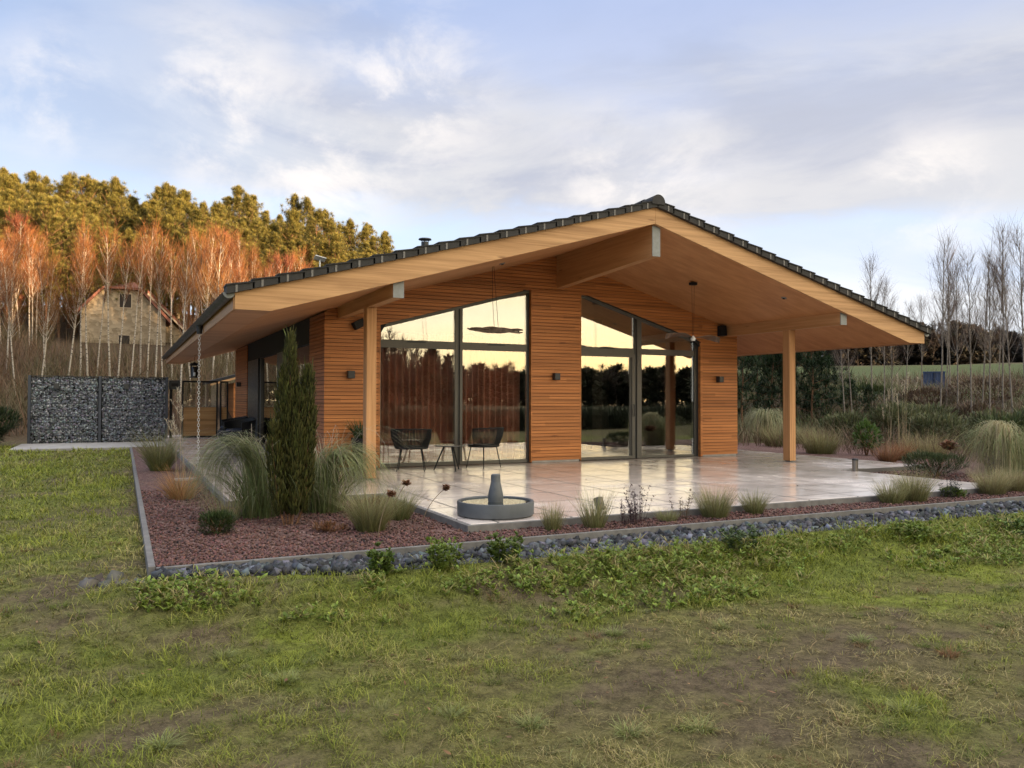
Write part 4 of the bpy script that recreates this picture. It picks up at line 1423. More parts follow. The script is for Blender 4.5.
shrub(.88, 8.70, 'small dark green dwarf conifer in the left corner of the red gravel', .20, .26, 1700, (.022, .036, .012), (.05, .075, .022), (.03, .07), (.006, .012))
shrub(13.3, 9.7, 'rounded grey-green shrub on the gravel wedge right of the terrace', .55, .52, 2600, (.035, .05, .022), (.075, .095, .04), (.05, .11), (.008, .016))
shrub(10.75, 7.55, 'low bright green cushion plant left of the straw grass mound', .22, .14, 700, (.05, .08, .015), (.10, .14, .025), (.03, .06), (.01, .02))
shrub(16.9, 14.2, 'young light green leafy shrub behind the right end of the terrace', .35, .9, 700, (.04, .08, .018), (.09, .15, .035), (.06, .12), (.03, .05))
shrub(2.95, 9.9, 'rusty brown dry ground shrub behind the green feather grass', .25, .14, 420, (.14, .07, .03), (.22, .11, .05), (.03, .07), (.01, .02))
shrub(1.95, 8.35, 'patch of brown dry leaves at the foot of the yew column', .20, .10, 260, (.13, .065, .035), (.2, .10, .05), (.03, .06), (.012, .025))

# yew column: several upright leaders
ye = thing('columnar_yew', 'tall dark green columnar yew standing in the red gravel', 'yew', (1.66, 8.98, -.1))
A = Acc(); yr = np.random.default_rng(21)
leaders = [((0, 0), 2.10, .150, .0), ((-.05, .04), 1.72, .14, -.03), ((.17, -.03), 1.74, .125, .05), ((.20, .05), 1.36, .12, .05), ((-.13, -.03), 1.12, .12, -.08), ((.05, -.08), 1.42, .13, .05), ((.05, .09), 1.55, .13, .05)]
for (bx_, by_), H_, R__, ln in leaders:
    n = int(2300 * H_ / 2)
    f = yr.random(n) ** .9
    z_ = .13 + f * (H_ - .13)
    prof_ = np.interp(f, [0, .12, .35, .7, .92, 1], [.28, .75, 1, .92, .62, .2]) * R__
    lump = 1 + .9 * (fbm(z_ * 5 + bx_ * 30, yr.random(n) * 0 + by_ * 40, 4, 2) - .5)
    a = yr.uniform(0, 2 * pi, n); rr = prof_ * .64 * lump * np.sqrt(yr.uniform(.35, 1, n))
    pos = np.stack([(bx_ + ln * f) * .88 + rr * np.cos(a), by_ + rr * np.sin(a), z_], 1)
    t0 = yr.uniform(.1, .75, n)
    A.add(*strands(pos, a + yr.normal(0, .5, n), t0, t0 * .5, yr.uniform(.04, .10, n) * (1 + 1.2 * (yr.random(n) > .94)), yr.uniform(.009, .018, n), jitter((.024, .030, .009), n, .3, yr), jitter((.085, .085, .024), n, .4, yr), 2, prof=[.7, 1, .2], r=yr))
A.build('foliage', M['needle'], ye)
mb = MB()
for (bx_, by_), H_, R__, ln in leaders: mb.tube([(bx_ * .4, by_ * .4, 0), (bx_, by_, .3), (bx_ + ln * .9, by_, H_ * .9)], [.012, .010, .004], 5)
mb.build('trunk', M['pine_bark'], ye)

# ------------------------------------------------------------------ loose stones: dark strip before the kerb
ss = np.random.default_rng(8); A = Acc()
n = 10000
x = CURB_X + .05 + (18.0) * ss.random(n) ** 1.25
fy = ss.random(n)
y = CURB_Y - .055 - fy * np.interp(x, [0, 1.2, 3, 18.], [.08, .15, .40, .55])
z = -.142 - (.30 * (CURB_Y - .055 - y) * .95 + .02) * sstep(x, .0, 2.5) + ss.uniform(-.02, .03, n)
stones(A, x, y, z, ss.uniform(.025, .075, n), jitter((.046, .050, .060), n, .5, ss) * ss.choice([.45, 1, 1, 1.9], (n, 1)), ss)
n = 26
stones(A, ss.uniform(-.25, .18, n), ss.uniform(6.95, 7.25, n), -.21 + ss.uniform(-.02, .05, n), ss.uniform(.06, .13, n), jitter((.07, .062, .055), n, .35, ss), ss)
tag(A.build('crushed_stone_strip', M['stone']), 'strip of dark blue-grey crushed stone along the kerb', 'stones', kind='stuff')
# red lava pebbles scattered over the bed
A = Acc(); n = 26000
x = CURB_X + .06 + 14 * ss.random(n) ** 1.3; y = CURB_Y + .01 + 6 * ss.random(n) ** 1.8
ok = ~(((x > TFX0 - .07) & (x < TFX1 + .07) & (y > 7.64)) | ((x > TL - .07) & (x < TR) & (y > 10.75)))
x, y = x[ok], y[ok]; n = len(x)
stones(A, x, y, -.072 + ss.uniform(-.004, .006, n), ss.uniform(.010, .025, n), jitter((.105, .050, .042), n, .4, ss), ss)
tag(A.build('lava_pebbles', M['stone']), 'loose red lava pebbles on the planting bed', 'gravel', kind='stuff')

# ------------------------------------------------------------------ lawn
def lawn():
    r = np.random.default_rng(14); A = Acc()
    n = 600000
    u = r.random(n)
    rr = (2.4 ** .35 + u * (30 ** .35 - 2.4 ** .35)) ** (1 / .35)
    az = np.radians(r.uniform(-22, 72, n))
    x, y = rr * np.sin(az), rr * np.cos(az)
    inside = ((x > CURB_X - .02) & (y > np.interp(x, [0, 1, 3], [6.85, 6.75, 6.56])) & (x < BED_R)) | ((x < -2.7) & (y > 28)) | ((x > -2.8) & (x < 1.2) & (y > 25.25)) | ((x > CURB_X - .02) & (x < BED_R) & (y > 6.9))
    sm_ = soil_mask(x, y); lm_ = lush_mask(x, y)
    patch = sstep(fbm(x * 2.8, y * 3.3, 83, 3), .36, .62)
    keep = ~inside & (r.random(n) < (.20 + .80 * sm_) * (.35 + .65 * np.maximum(patch, .7 * lm_)))
    x, y, rr, sm_, lm_ = x[keep], y[keep], rr[keep], sm_[keep], lm_[keep]; n = len(x)
    z = h_ground(x, y) - .004
    mb_ = fbm(x * 1.3 + 5, y * 1.6, 61, 3)
    clump = fbm(x * 7, y * 8, 71, 2)
    dryf = np.clip(sstep(mb_, .34, .62) * .9 - .7 * lm_ + r.normal(0, .25, n), 0, 1)[:, None]
    g0 = np.array([.055, .078, .012]); g1 = np.array([.40, .43, .064]); d0 = np.array([.11, .08, .032]); d1 = np.array([.62, .50, .24])  # dark root colours carry the shade between blades; tips stay bright
    bank_ = sstep(y, 5.3, 5.9) * sstep(x, -.5, .5)
    L = r.uniform(.018, .055, n) * (.7 + .4 * lm_) * (1 + .05 * rr) * (1 + .2 * bank_) * (.45 + 1.15 * sstep(clump, .3, .7)) + (r.random(n) > .95) * r.uniform(.02, .07, n)
    W = np.maximum(.0030, .0008 * rr) * r.uniform(.7, 1.6, n)
    k = jitter((1, 1, 1), n, .32, r) * (.7 + .6 * sstep(clump, .3, .7))[:, None]
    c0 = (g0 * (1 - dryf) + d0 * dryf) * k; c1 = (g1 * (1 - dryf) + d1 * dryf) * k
    flat = (r.random(n) > .72) & (dryf[:, 0] > .3)
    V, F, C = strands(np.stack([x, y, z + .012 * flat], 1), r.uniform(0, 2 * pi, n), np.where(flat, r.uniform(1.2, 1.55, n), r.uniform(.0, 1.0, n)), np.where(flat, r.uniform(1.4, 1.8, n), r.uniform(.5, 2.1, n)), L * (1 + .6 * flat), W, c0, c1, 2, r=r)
    # tufts: longer blades in tight clumps
    A.add(V, F, C)
    m = 620; tr = 2.6 + 6.5 * r.random(m) ** 1.2; ta = np.radians(r.uniform(-22, 66, m)); tx, ty = tr * np.sin(ta), tr * np.cos(ta)
    ok = ~((tx > -.05) & (ty > 6.7)) & (soil_mask(tx, ty) > .1); tx, ty, tr = tx[ok], ty[ok], tr[ok]; m = len(tx)
    q = 55; N = m * q; size = np.repeat(r.uniform(.4, 1.25, m), q); a = r.uniform(0, 2 * pi, N); d = .05 * size * np.sqrt(r.random(N))
    bx_, by_ = np.repeat(tx, q) + d * np.cos(a), np.repeat(ty, q) + d * np.sin(a)
    kind = r.random(m)[:, None]
    t0 = np.where(kind < .45, np.array([[.06, .08, .014]]), np.where(kind < .85, np.array([[.10, .105, .03]]), np.array([[.12, .07, .03]])))
    t1 = np.where(kind < .45, np.array([[.25, .31, .05]]), np.where(kind < .85, np.array([[.42, .42, .17]]), np.array([[.36, .22, .10]])))
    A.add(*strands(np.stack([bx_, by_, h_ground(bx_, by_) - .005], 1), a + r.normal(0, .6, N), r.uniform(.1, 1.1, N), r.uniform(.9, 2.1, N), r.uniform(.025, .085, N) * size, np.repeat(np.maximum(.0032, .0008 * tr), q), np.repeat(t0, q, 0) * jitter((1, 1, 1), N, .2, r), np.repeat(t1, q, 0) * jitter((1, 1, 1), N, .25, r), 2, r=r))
    return A.build('lawn_grass', M['grass'])


tag(lawn(), 'short patchy winter lawn, part green and part dry', 'grass', kind='stuff')


# broad-leaved weeds
def weed_leaves(px, py, pz, r, n_leaf, L, W, c0, c1, t0=(.3, 1.1), t1=(.8, 1.9)):
    n = len(px); N = n * n_leaf
    rep = lambda a: np.repeat(a, n_leaf)
    az = r.uniform(0, 2 * pi, N)
    base = np.stack([rep(px), rep(py), rep(pz)], 1) + r.normal(0, .006, (N, 3))
    sc_ = rep(r.uniform(.6, 1.25, n))
    return strands(base, az, r.uniform(*t0, N), r.uniform(*t1, N), r.uniform(*L, N) * sc_, r.uniform(*W, N) * sc_, jitter(c0, N, .2, r), jitter(c1, N, .22, r), 4, prof=[.25, .8, 1, .75, .1], r=r)


wr_ = np.random.default_rng(31)
A = Acc()
n = 4800
x = wr_.uniform(.1, 15, n); y = np.interp(x, [0, 1.5, 3, 15], [6.35, 5.85, 5.3, 5.1]) + wr_.random(n) * np.interp(x, [0, 1.5, 3, 15], [.55, .75, 1.15, 1.2])
dens = sstep(fbm(x * .9, y * 1.4, 77, 3), .36, .60) * np.interp(x, [-.5, 1, 2, 5.2, 6, 8, 10, 15], [.35, .7, 1, .9, .6, .45, .5, .5])
k = wr_.random(n) < dens
x, y = x[k], y[k]
zz = h_ground(x, y)
st = wr_.uniform(.0, .16, len(x)) * np.interp(x, [0, 2, 5, 15], [.5, 1, 1, .6])
for lay in (0.15, .55, 1.0):
    A.add(*weed_leaves(x + wr_.normal(0, .02, len(x)), y + wr_.normal(0, .02, len(x)), zz + st * lay, wr_, 6, (.020, .060), (.010, .028), (.08, .118, .020), (.25, .32, .055)))
    k2 = wr_.random(len(x)) < .25
    A.add(*weed_leaves(x[k2] + wr_.normal(0, .05, k2.sum()), y[k2] + wr_.normal(0, .05, k2.sum()), zz[k2] + st[k2] * lay, wr_, 7, (.04, .12), (.004, .009), (.20, .16, .06), (.40, .34, .14)))
tag(A.build('bank_weeds', M['leaf']), 'leafy green weeds covering the low bank before the stone strip', 'weeds', kind='stuff')

# single larger plants on bank and lawn
def weed_clump(x, y, label, n_st=22, rad_=.16, H=.18, c0=(.08, .12, .02), c1=(.21, .27, .055), L=(.025, .065), W=(.012, .028)):
    r = wr_
    n_st = int(n_st * 1.3); a = r.uniform(0, 2 * pi, n_st); q = np.sqrt(r.random(n_st)) * rad_ * .72
    px, py = q * np.cos(a), q * np.sin(a)
    z0 = float(h_ground(x, y))
    A = Acc()
    for lay in (.1, .4, .7, 1.0):
        A.add(*weed_leaves(px * (1 + .3 * lay), py * (1 + .3 * lay), r.uniform(.6, 1.1, n_st) * H * lay, r, 7, L, W, c0, c1))
    o = A.build('weed_plant', M['leaf']); o.location = (x, y, z0 - .01)
    tag(o, label, 'weed', 'single weeds on lawn and bank')


weed_clump(5.72, 6.35, 'bushy grey-green weed on the bank below the wide fluffy grass tuft', 26, .24, .20, (.045, .075, .03), (.11, .15, .06))
weed_clump(2.55, 6.55, 'tall leafy weed on the bank below the fountain', 26, .17, .22)
weed_clump(1.95, 6.55, 'tall pale green weed left of the leafy one below the fountain', 22, .14, .20, (.05, .085, .015), (.13, .18, .035))
weed_clump(3.15, 6.6, 'tall yellow-green weed on the bank right of the fountain', 26, .17, .20, (.05, .08, .014), (.12, .16, .03))
weed_clump(8.1, 6.2, 'dark green weed patch on the right half of the bank', 26, .22, .16)
weed_clump(9.9, 6.1, 'leafy weed cluster near the right end of the bank', 26, .36, .16, (.04, .075, .014), (.10, .15, .03))
weed_clump(11.4, 6.5, 'outermost leafy weed on the right of the bank', 20, .30, .14)


def lawn_tuft(x, y, label, red):
    n = int(wr_.integers(110, 240)); r = wr_; az = r.uniform(0, 2 * pi, n); q = .05 * np.sqrt(r.random(n))
    c0, c1 = ((.16, .09, .04), (.30, .16, .07)) if red else ((.12, .14, .035), (.36, .38, .15))
    V, F, C = strands(np.stack([q * np.cos(az), q * np.sin(az), np.zeros(n)], 1), az + r.normal(0, .5, n), r.uniform(.2, 1.2, n), r.uniform(1.1, 2.0, n), r.uniform(.03, .13, n), r.uniform(.0025, .005, n), jitter(c0, n), jitter(c1, n), 4, r=r)
    o = np_mesh('grass_tuft', V, F, M['grass'], C); o.location = (x, y, float(h_ground(x, y)))
    tag(o, label, 'grass tuft', 'pale grass tufts in the lawn')


for x, y, lab in ((.19, 4.35, 'pale grass rosette in the middle of the lower left lawn'), (-.78, 4.05, 'pale rosette with long blades at the left picture edge'),
                  (-.33, 3.55, 'small grey-green rosette low on the left lawn'), (1.62, 4.05, 'grey-green rosette in the centre of the front lawn'),
                  (1.95, 3.75, 'pale tufted rosette right of the centre rosette'), (2.75, 3.35, 'pale straw-green rosette on the bare earth, lower right of centre'),
                  (2.35, 3.45, 'yellow-green tuft in the lower middle of the lawn'), (4.1, 4.75, 'grey-green rosette above the bare earth patch on the right'),
                  (3.25, 4.95, 'bright pale rosette left above the bare earth patch'), (4.75, 4.05, 'pale rosette at the right edge of the bare earth'),
                  (.9, 4.95, 'pale rosette on the left lawn below the kerb corner'), (.62, 5.6, 'bright green rosette just below the stone strip on the left'),
                  (-.6, 5.2, 'small rosette on the left lawn beside the picture edge'), (5.0, 3.55, 'reddish dry rosette at the far lower right'),
                  (3.9, 3.05, 'pale blade tuft at the bottom right of the lawn')):
    red = 'reddish' in lab
    lawn_tuft(x, y, lab.replace('rosette', 'grass tuft'), red)

# ------------------------------------------------------------------ trees
def tree_birch(seed, h, twig, dens=1.0, bush=False, tw=.022, low=.42, slim=1.0):
    """returns (trunk mesh object data, crown mesh data)"""
    r = np.random.default_rng(seed)
    mb = MB(); A = Acc()
    stems = 1 if not bush else 5
    twig = np.array(twig)
    for s in range(stems):
        off = np.array([0, 0, 0.]) if stems == 1 else np.array([r.normal(0, .25), r.normal(0, .25), 0])
        leanx, leany = (r.normal(0, .055, 2) if stems == 1 else r.normal(0, .22, 2))
        H = h * (1 if stems == 1 else r.uniform(.75, 1))
        P = []
        wob = r.normal(0, .012 * H, (9, 2)).cumsum(0) * .4
        for i in range(9):
            f = i / 8
            P.append(off + np.array([leanx * H * f + wob[i, 0] * f, leany * H * f + wob[i, 1] * f, H * f - (.3 if i == 0 else 0)]))
        r0 = (.0042 * H + .010) * slim
        mb.tube(P, [r0 * (1 - f / 8) ** .8 + .008 for f in range(9)], 6)
        P = np.array(P)
        nl = int((44 if stems == 1 else 18) * dens)
        for k in range(nl):
            f = r.uniform(low if stems == 1 else .15, .98)
            i = f * 8; i0 = int(i); q = P[i0] + (P[min(8, i0 + 1)] - P[i0]) * (i - i0)
            a = r.uniform(0, 2 * pi); t = r.uniform(.45, .85)
            Lm = (np.interp(f, [.3, .5, .8, 1], [.17, .19, .11, .04] if low < .6 else [.1, .1, .12, .05]) * H + .25) * r.uniform(.7, 1.2)
            pts = [q]
            for j in range(4):
                t *= .82; a += r.normal(0, .15)
                pts.append(pts[-1] + Lm / 4 * np.array([sin(t) * cos(a), sin(t) * sin(a), cos(t)]))
            rb = max(.008, r0 * .35 * (1 - f) + .006)
            mb.tube(pts, [rb, rb * .8, rb * .6, rb * .45, rb * .3], 4, False)
            pts = np.array(pts)
            m = int(17 * dens * (.6 + Lm * .35))
            g = r.uniform(.15, 1, m) * 4; gi = np.minimum(g.astype(int), 3)
            b_ = pts[gi] + (pts[gi + 1] - pts[gi]) * (g - gi)[:, None]
            az = a + r.normal(0, 1.1, m); t0 = r.uniform(.1, 1.0, m)
            A.add(*strands(b_, az, t0, t0 + r.uniform(-.3, .9, m), r.uniform(.35, 1.15, m) * min(1.3, H / 8), tw, jitter(twig * .9, m, .2, r), jitter(twig * 1.15, m, .25, r), 3, r=r))
            # fine second order twigs
            m2 = m
            b2 = b_ + r.normal(0, .12, (m2, 3)) + np.array([0, 0, .12])
            A.add(*strands(b2, r.uniform(0, 2 * pi, m2), r.uniform(.1, 1.2, m2), r.uniform(.4, 1.7, m2), r.uniform(.2, .6, m2), tw * .7, jitter(twig, m2, .2, r), jitter(twig * 1.2, m2, .25, r), 2, r=r))
    return mb, A


def tree_pine(seed, h, c0, c1, bare=.4, wid=.2, n_cl=150, n_need=34, L=.42, W=.05):
    r = np.random.default_rng(seed)
    mb = MB(); A = Acc()
    P = [np.array([.02 * h * sin(i * .9 + seed) * (i / 8), .015 * h * cos(i * 1.3 + seed) * (i / 8), h * .97 * i / 8 - (.3 if i == 0 else 0)]) for i in range(9)]
    r0 = .012 * h
    mb.tube(P, [r0 * (1 - .85 * i / 8) for i in range(9)], 7)
    P = np.array(P)
    nb = max(14, int(n_cl / 5))
    gap = r.uniform(0, 2 * pi)
    for k in range(nb):
        f = bare + (1 - bare) * ((k + r.random()) / nb)
        i = min(f * 8, 7.99); i0 = int(i); q = P[i0] + (P[i0 + 1] - P[i0]) * (i - i0)
        g = (f - bare) / (1 - bare)
        a = k * 2.4 + r.normal(0, .4)
        reach = h * wid * (np.interp(g, [0, .2, .55, .85, 1], [.7, 1, .78, .42, .08])) * r.uniform(.55, 1.25)
        t = np.interp(g, [0, .5, 1], [1.5, 1.2, .5]) + r.normal(0, .15)
        e = q + reach * np.array([sin(t) * cos(a), sin(t) * sin(a), cos(t) + .12])
        mid = (q + e) / 2 + np.array([0, 0, -.04 * reach])
        mb.tube([q, mid, e], [r0 * .22 * (1 - g * .6), r0 * .15, r0 * .06], 4, False)
        for c_ in range(5):
            u = r.uniform(.35, 1.05)
            cc = q + (e - q) * u + r.normal(0, .13 * reach + .05, 3)
            n = n_need
            d = r.normal(size=(n, 3)); d[:, 2] = d[:, 2] * .8 + .5; d /= np.linalg.norm(d, axis=1)[:, None]
            pos = cc + d * r.uniform(0, .30, (n, 1)) * h * .06
            tone = r.normal(1, .22)
            A.add(*strands(pos, np.arctan2(d[:, 1], d[:, 0]), np.arccos(np.clip(d[:, 2], -1, 1)), np.arccos(np.clip(d[:, 2], -1, 1)) + r.normal(0, .2, n),
                           r.uniform(.5, 1.1, n) * L, W, jitter(np.array(c0) * tone, n, .2, r), jitter(np.array(c1) * tone, n, .25, r), 1, prof=[1, .25], r=r))
    return mb, A


def proto_tree(name, label, cat, mbA, bark, leafm, group):
    t = thing(name, label, cat, (0, 0, -500), 0, group)
    mb, A = mbA
    mb.build('trunk', bark, t, smooth=True)
    A.build('crown', leafm, t)
    return t


def spots(proto_list, places, labels, group, smin=.9, smax=1.1, seed=1):
    """first place of each prototype moves the prototype itself, the others are copies"""
    r = np.random.default_rng(seed); used = set()
    for i, (x, y, *rest) in enumerate(places):
        k = int(r.integers(len(proto_list))) if len(rest) < 2 else rest[1]
        s = r.uniform(smin, smax) * (rest[0] if rest else 1)
        p = proto_list[k]; z = float(h_ground(x, y)) - .05
        lab = labels(i, x, y) if callable(labels) else labels
        sc_ = (s, s, s * r.uniform(.95, 1.08))
        if k not in used:
            used.add(k)
            p.location = (x, y, z); p.rotation_euler = (0, 0, r.uniform(0, 6.28)); p.scale = sc_; p['label'] = lab; p['group'] = group
        else:
            dup(p, (x, y, z), r.uniform(0, 6.28), lab, group, sc_)
    for k, p in enumerate(proto_list):
        if k not in used:
            for ch in list(p.children): bpy.data.objects.remove(ch)
            bpy.data.objects.remove(p)


F_, cyw, syw = 797.4, cos(rad(26.016)), sin(rad(26.016))


def at(px, Y):
    """ground position on the plane y = Y in the photo's column px"""
    k = (px - 512) / F_
    dx_, dy_ = syw + cyw * k, cyw - syw * k
    return dx_ / dy_ * Y, Y


TW = (.25, .115, .052)
GB = 'birches on the slope behind the stone-filled wall'
bir = [proto_tree('birch_tree', 'x', 'birch', tree_birch(100 + k, 7.0, [(.215, .088, .032), (.20, .088, .036), (.235, .112, .040), (.19, .076, .036)][k], .95, tw=.014), M['bark'], M['twig'], GB) for k in range(4)]
bir += [proto_tree('birch_tree', 'x', 'birch', tree_birch(120 + k, 7.4, (.215, .088, .034), .7, tw=.014, low=.62), M['bark'], M['twig'], GB) for k in range(2)]
rb_ = np.random.default_rng(40)
pl = []
for px in (-44, -22, -6, 6, 16, 40, 46, 56, 66, 80, 88, 96, 110, 117, 130, 140, 147, 155, 163, 172, 180, 192, 201, 212, 226, 238):
    thin = 74 < px < 186
    pl.append((*at(px, rb_.uniform(39, 46) if thin else rb_.uniform(40, 52)), rb_.uniform(.86, 1.05) if thin else rb_.uniform(.78, 1.12), int(rb_.integers(4, 6)) if thin else int(rb_.integers(0, 4))))
for px in np.linspace(-50, 310, 54):
    pl.append((*at(px + rb_.uniform(-6, 6), rb_.uniform(52, 62)), rb_.uniform(.85, 1.05), int(rb_.integers(0, 4))))


def lab_b(i, x, y):
    px = 512 + F_ * (x * cyw - y * syw) / (x * syw + y * cyw)
    near = y < 52
    if px < 82: w_ = 'left of the old stone house'
    elif px < 172: w_ = 'in front of the old stone house' if near else 'beside and behind the old stone house'
    else: w_ = 'between the old stone house and the house roof'
    return ('white-stemmed birch with orange twigs, nearer row, ' if near else 'orange-twigged birch in the rear row, ') + w_


# keep the rear row clear of the stone house
pl = [p for p in pl if not (-4.4 < p[0] < 4.2 and 46 < p[1] < 73)]
spots(bir, pl, lab_b, GB, .92, 1.08, 3)
bb = [proto_tree('bushy_birch', 'x', 'birch', tree_birch(300 + k, 7.0, (.21, .075, .042), 1.5, True), M['bark'], M['twig'], 'round bushy birches') for k in range(2)]
spots(bb, [(*at(236, 54), 1.15, 0), (*at(262, 55), 1.0, 1), (*at(4, 66), 1.3, 0)], lambda i, x, y: ['broad round orange-twigged birch just above the left roof edge', 'smaller round orange-twigged birch right of the broad one above the roof edge', 'broad bushy birch on the slope at the left picture edge'][i], 'round bushy birches', .98, 1.02, 2)

PC0, PC1 = (.072, .070, .020), (.27, .225, .056)
GP = 'pines along the ridge behind the birches'
pin = [proto_tree('pine_tree', 'x', 'pine', tree_pine(500 + k, 14, PC0, PC1, (.20, .28, .34, .16)[k], (.21, .26, .18, .23)[k], 340, 92, .30, .034), M['pine_bark'], M['needle'], GP) for k in range(4)]
pp = np.random.default_rng(77); pl = []
edge = lambda px: np.interp(px, [-60, 0, 60, 125, 200, 290, 345, 385, 408, 434, 450, 480, 560, 700], [160, 164, 170, 186, 190, 196, 210, 230, 254, 258, 242, 250, 270, 290])
for row, (Y, step) in enumerate(((66, 17), (73, 15), (80, 14), (90, 14), (99, 14))):
    px = -60 + row * 5
    while px < 440 + row * 18:
        q = px + pp.uniform(-4, 4); YY = Y + pp.uniform(-3, 3)
        x, y = at(q, YY); d = x * syw + y * cyw
        ztop = 1.3 + (399.9 - edge(q) - pp.uniform(-8, 22) - 8 - max(0, 3 - row) * 11) / F_ * d
        hh = ztop - float(h_ground(x, y))
        if hh > 4 and not (q > 250 and row == 0 and q < 260): pl.append((x, y, hh / 14))
        px += step


def lab_p(i, x, y):
    px = 512 + F_ * (x * cyw - y * syw) / (x * syw + y * cyw)
    return 'olive-green sunlit pine ' + ('on the ridge above the left picture edge' if px < 70 else 'on the ridge above the old stone house' if px < 180
                                         else 'on the ridge above the left roof corner' if px < 300 else 'on the ridge near the flue pipe')


spots(pin, pl, lab_p, GP, .97, 1.03, 9)

# brush under the birches
r = np.random.default_rng(90); A = Acc(); n = 16000
px = r.uniform(-80, 330, n); Y = r.uniform(33, 64, n)
k = (px - 512) / F_; x = (syw + cyw * k) / (cyw - syw * k) * Y
ok = ~((x > -4.2) & (x < 4.5) & (Y > 52)) & ~((x > 2.8) & (x < 9) & (Y < 41))
x, Y = x[ok], Y[ok]; n = len(x)
bc = np.where((fbm(x * .2, Y * .2, 6, 2) > .52)[:, None], np.array([[.12, .098, .055]]), np.array([[.17, .11, .07]]))
A.add(*strands(np.stack([x, Y, h_ground(x, Y) - .05], 1), r.uniform(0, 6.3, n), r.uniform(0, .6, n), r.uniform(.2, 1.5, n), r.uniform(.6, 2.3, n), r.uniform(.02, .045, n), bc * jitter((1, 1, 1), n, .2, r), bc * 1.3 * jitter((1, 1, 1), n, .2, r), 4, r=r))
tag(A.build('undergrowth', M['twig']), 'bare brown brushwood under the birches on the slope', 'brushwood', kind='stuff')

# old stone house on the slope
sh = thing('stone_house', 'old rubble-stone house with a clipped gable and red-brown roof among the birches', 'house', (.35, 62.0, 4.3))
W0, W1 = -2.95, 2.35
mb = MB()
mb.prism_xz([(W0, -1.6), (W1, -1.6), (W1, 2.75), (.62, 4.62), (-1.6, 4.62), (W0, 3.2)], 0, .5)
mb.prism_xz([(W0, -1.6), (W1, -1.6), (W1, 2.75), (W0, 3.2)], .501, 8)
mb.build('wall', M['masonry'], sh)
rf = MB()
rf.add([(W1 + .35, -.35, 2.40), (W1 + .35, 8.2, 2.40), (.30, 8.2, 5.35), (.30, 1.6, 5.35), (.70, -.3, 4.72),
        (W0 - .35, -.35, 2.9), (W0 - .35, 8.2, 2.9), (-1.1, 1.6, 5.0), (-1.1, 8.2, 5.0), (-1.65, -.3, 4.72)],
       [(0, 1, 2, 3, 4), (6, 5, 9, 7, 8), (4, 3, 7, 9), (3, 2, 8, 7)])
o = rf.build('roof', M['terracotta'], sh)
sm_ = o.modifiers.new('thick', 'SOLIDIFY'); sm_.thickness = .16; sm_.offset = 0
mb = MB(); mb.prism_xz([(W1 + .40, 2.25), (W1 + .40, 2.52), (.70, 4.84), (.70, 4.60)], -.42, -.36); mb.build('verge_board', M['terracotta'], sh)
for (wx, wz, ww, wh) in ((-.25, 3.35, .85, 1.05), (-.30, -.05, .80, 1.55)):
    mb = MB(); mb.box(wx - ww / 2, wx + ww / 2, -.03, .02, wz - .0, wz + wh); fw_ = mb.build('window', M['plaster'], sh)
    mb = MB(); mb.box(wx - ww / 2 + .06, wx + ww / 2 - .06, -.045, -.0301, wz + .06, wz + wh - .06); mb.build('pane', simple('dusty_pane', (.035, .028, .024), .7, 0, .2), fw_)
mb = MB(); mb.box(W0 - .15, W1 + .15, -.14, -.002, -1.55, -.28); mb.build('plinth', simple('dark_plinth', (.11, .095, .08), .9, 0, .2, .3, 3), sh)
# annex gable with pale verge to the right
mb = MB(); mb.prism_xz([(1.9, -1.6), (4.3, -1.6), (4.3, 1.2), (1.9, 3.6)], 2.0, 7.6); an = mb.build('annex', M['masonry'], sh)
mb = MB(); mb.prism_xz([(1.2, 4.72), (4.9, .95), (4.9, 1.15), (1.2, 4.95)], 1.6, 8.0); mb.build('annex_roof', M['terracotta'], an)
mb = MB(); mb.prism_xz([(1.2, 4.55), (4.9, .78), (4.9, .94), (1.2, 4.715)], 1.58, 1.66); mb.build('annex_verge', M['plaster'], an)
mb = MB(); mb.box(3.05, 3.5, 4, 4.5, 2.5, 4.6); mb.build('chimney', M['masonry'], an)

# ------------------------------------------------------------------ right side: bare birches, dark conifers, shrubs
TG = (.125, .085, .066)
GR = 'bare birches beyond the right end of the terrace'
M['bark_grey'] = simple('grey_birch_bark', (.20, .17, .14), .85, 0, .2, .35, 9)
bg_ = [proto_tree('bare_birch', 'x', 'birch', tree_birch(700 + k, 6.7, TG, .75, tw=.008, slim=.72), M['bark_grey'], M['twig'], GR) for k in range(4)]
pl = []; q = np.random.default_rng(12)
for px, Y, s in ((846, 20, .62), (853, 21.5, .66), (872, 22, .98), (884, 24, .90), (893, 19, .6), (940, 20, .98), (946, 23, 1.05), (958, 19, .92), (972, 17, .86), (981, 20, .98), (990, 16, .82),
                 (1003, 17, .97), (1015, 15, .85), (1027, 16, .95), (1040, 18, 1.0), (1062, 16, .9), (1090, 15, .9), (1120, 16, .95), (922, 26, .8), (905, 30, .8), (950, 29, .95), (998, 25, 1.0)):
    pl.append((*at(px, Y), s))


def lab_g(i, x, y):
    px = 512 + F_ * (x * cyw - y * syw) / (x * syw + y * cyw)
    d = x * syw + y * cyw
    return ('nearer ' if d < 28 else 'more distant ') + 'leafless grey birch ' + ('seen under the right eave' if px < 866 else 'just right of the roof tip' if px < 925 else 'in the birch stand at the right picture edge')


spots(bg_, pl, lab_g, GR, .95, 1.05, 8)

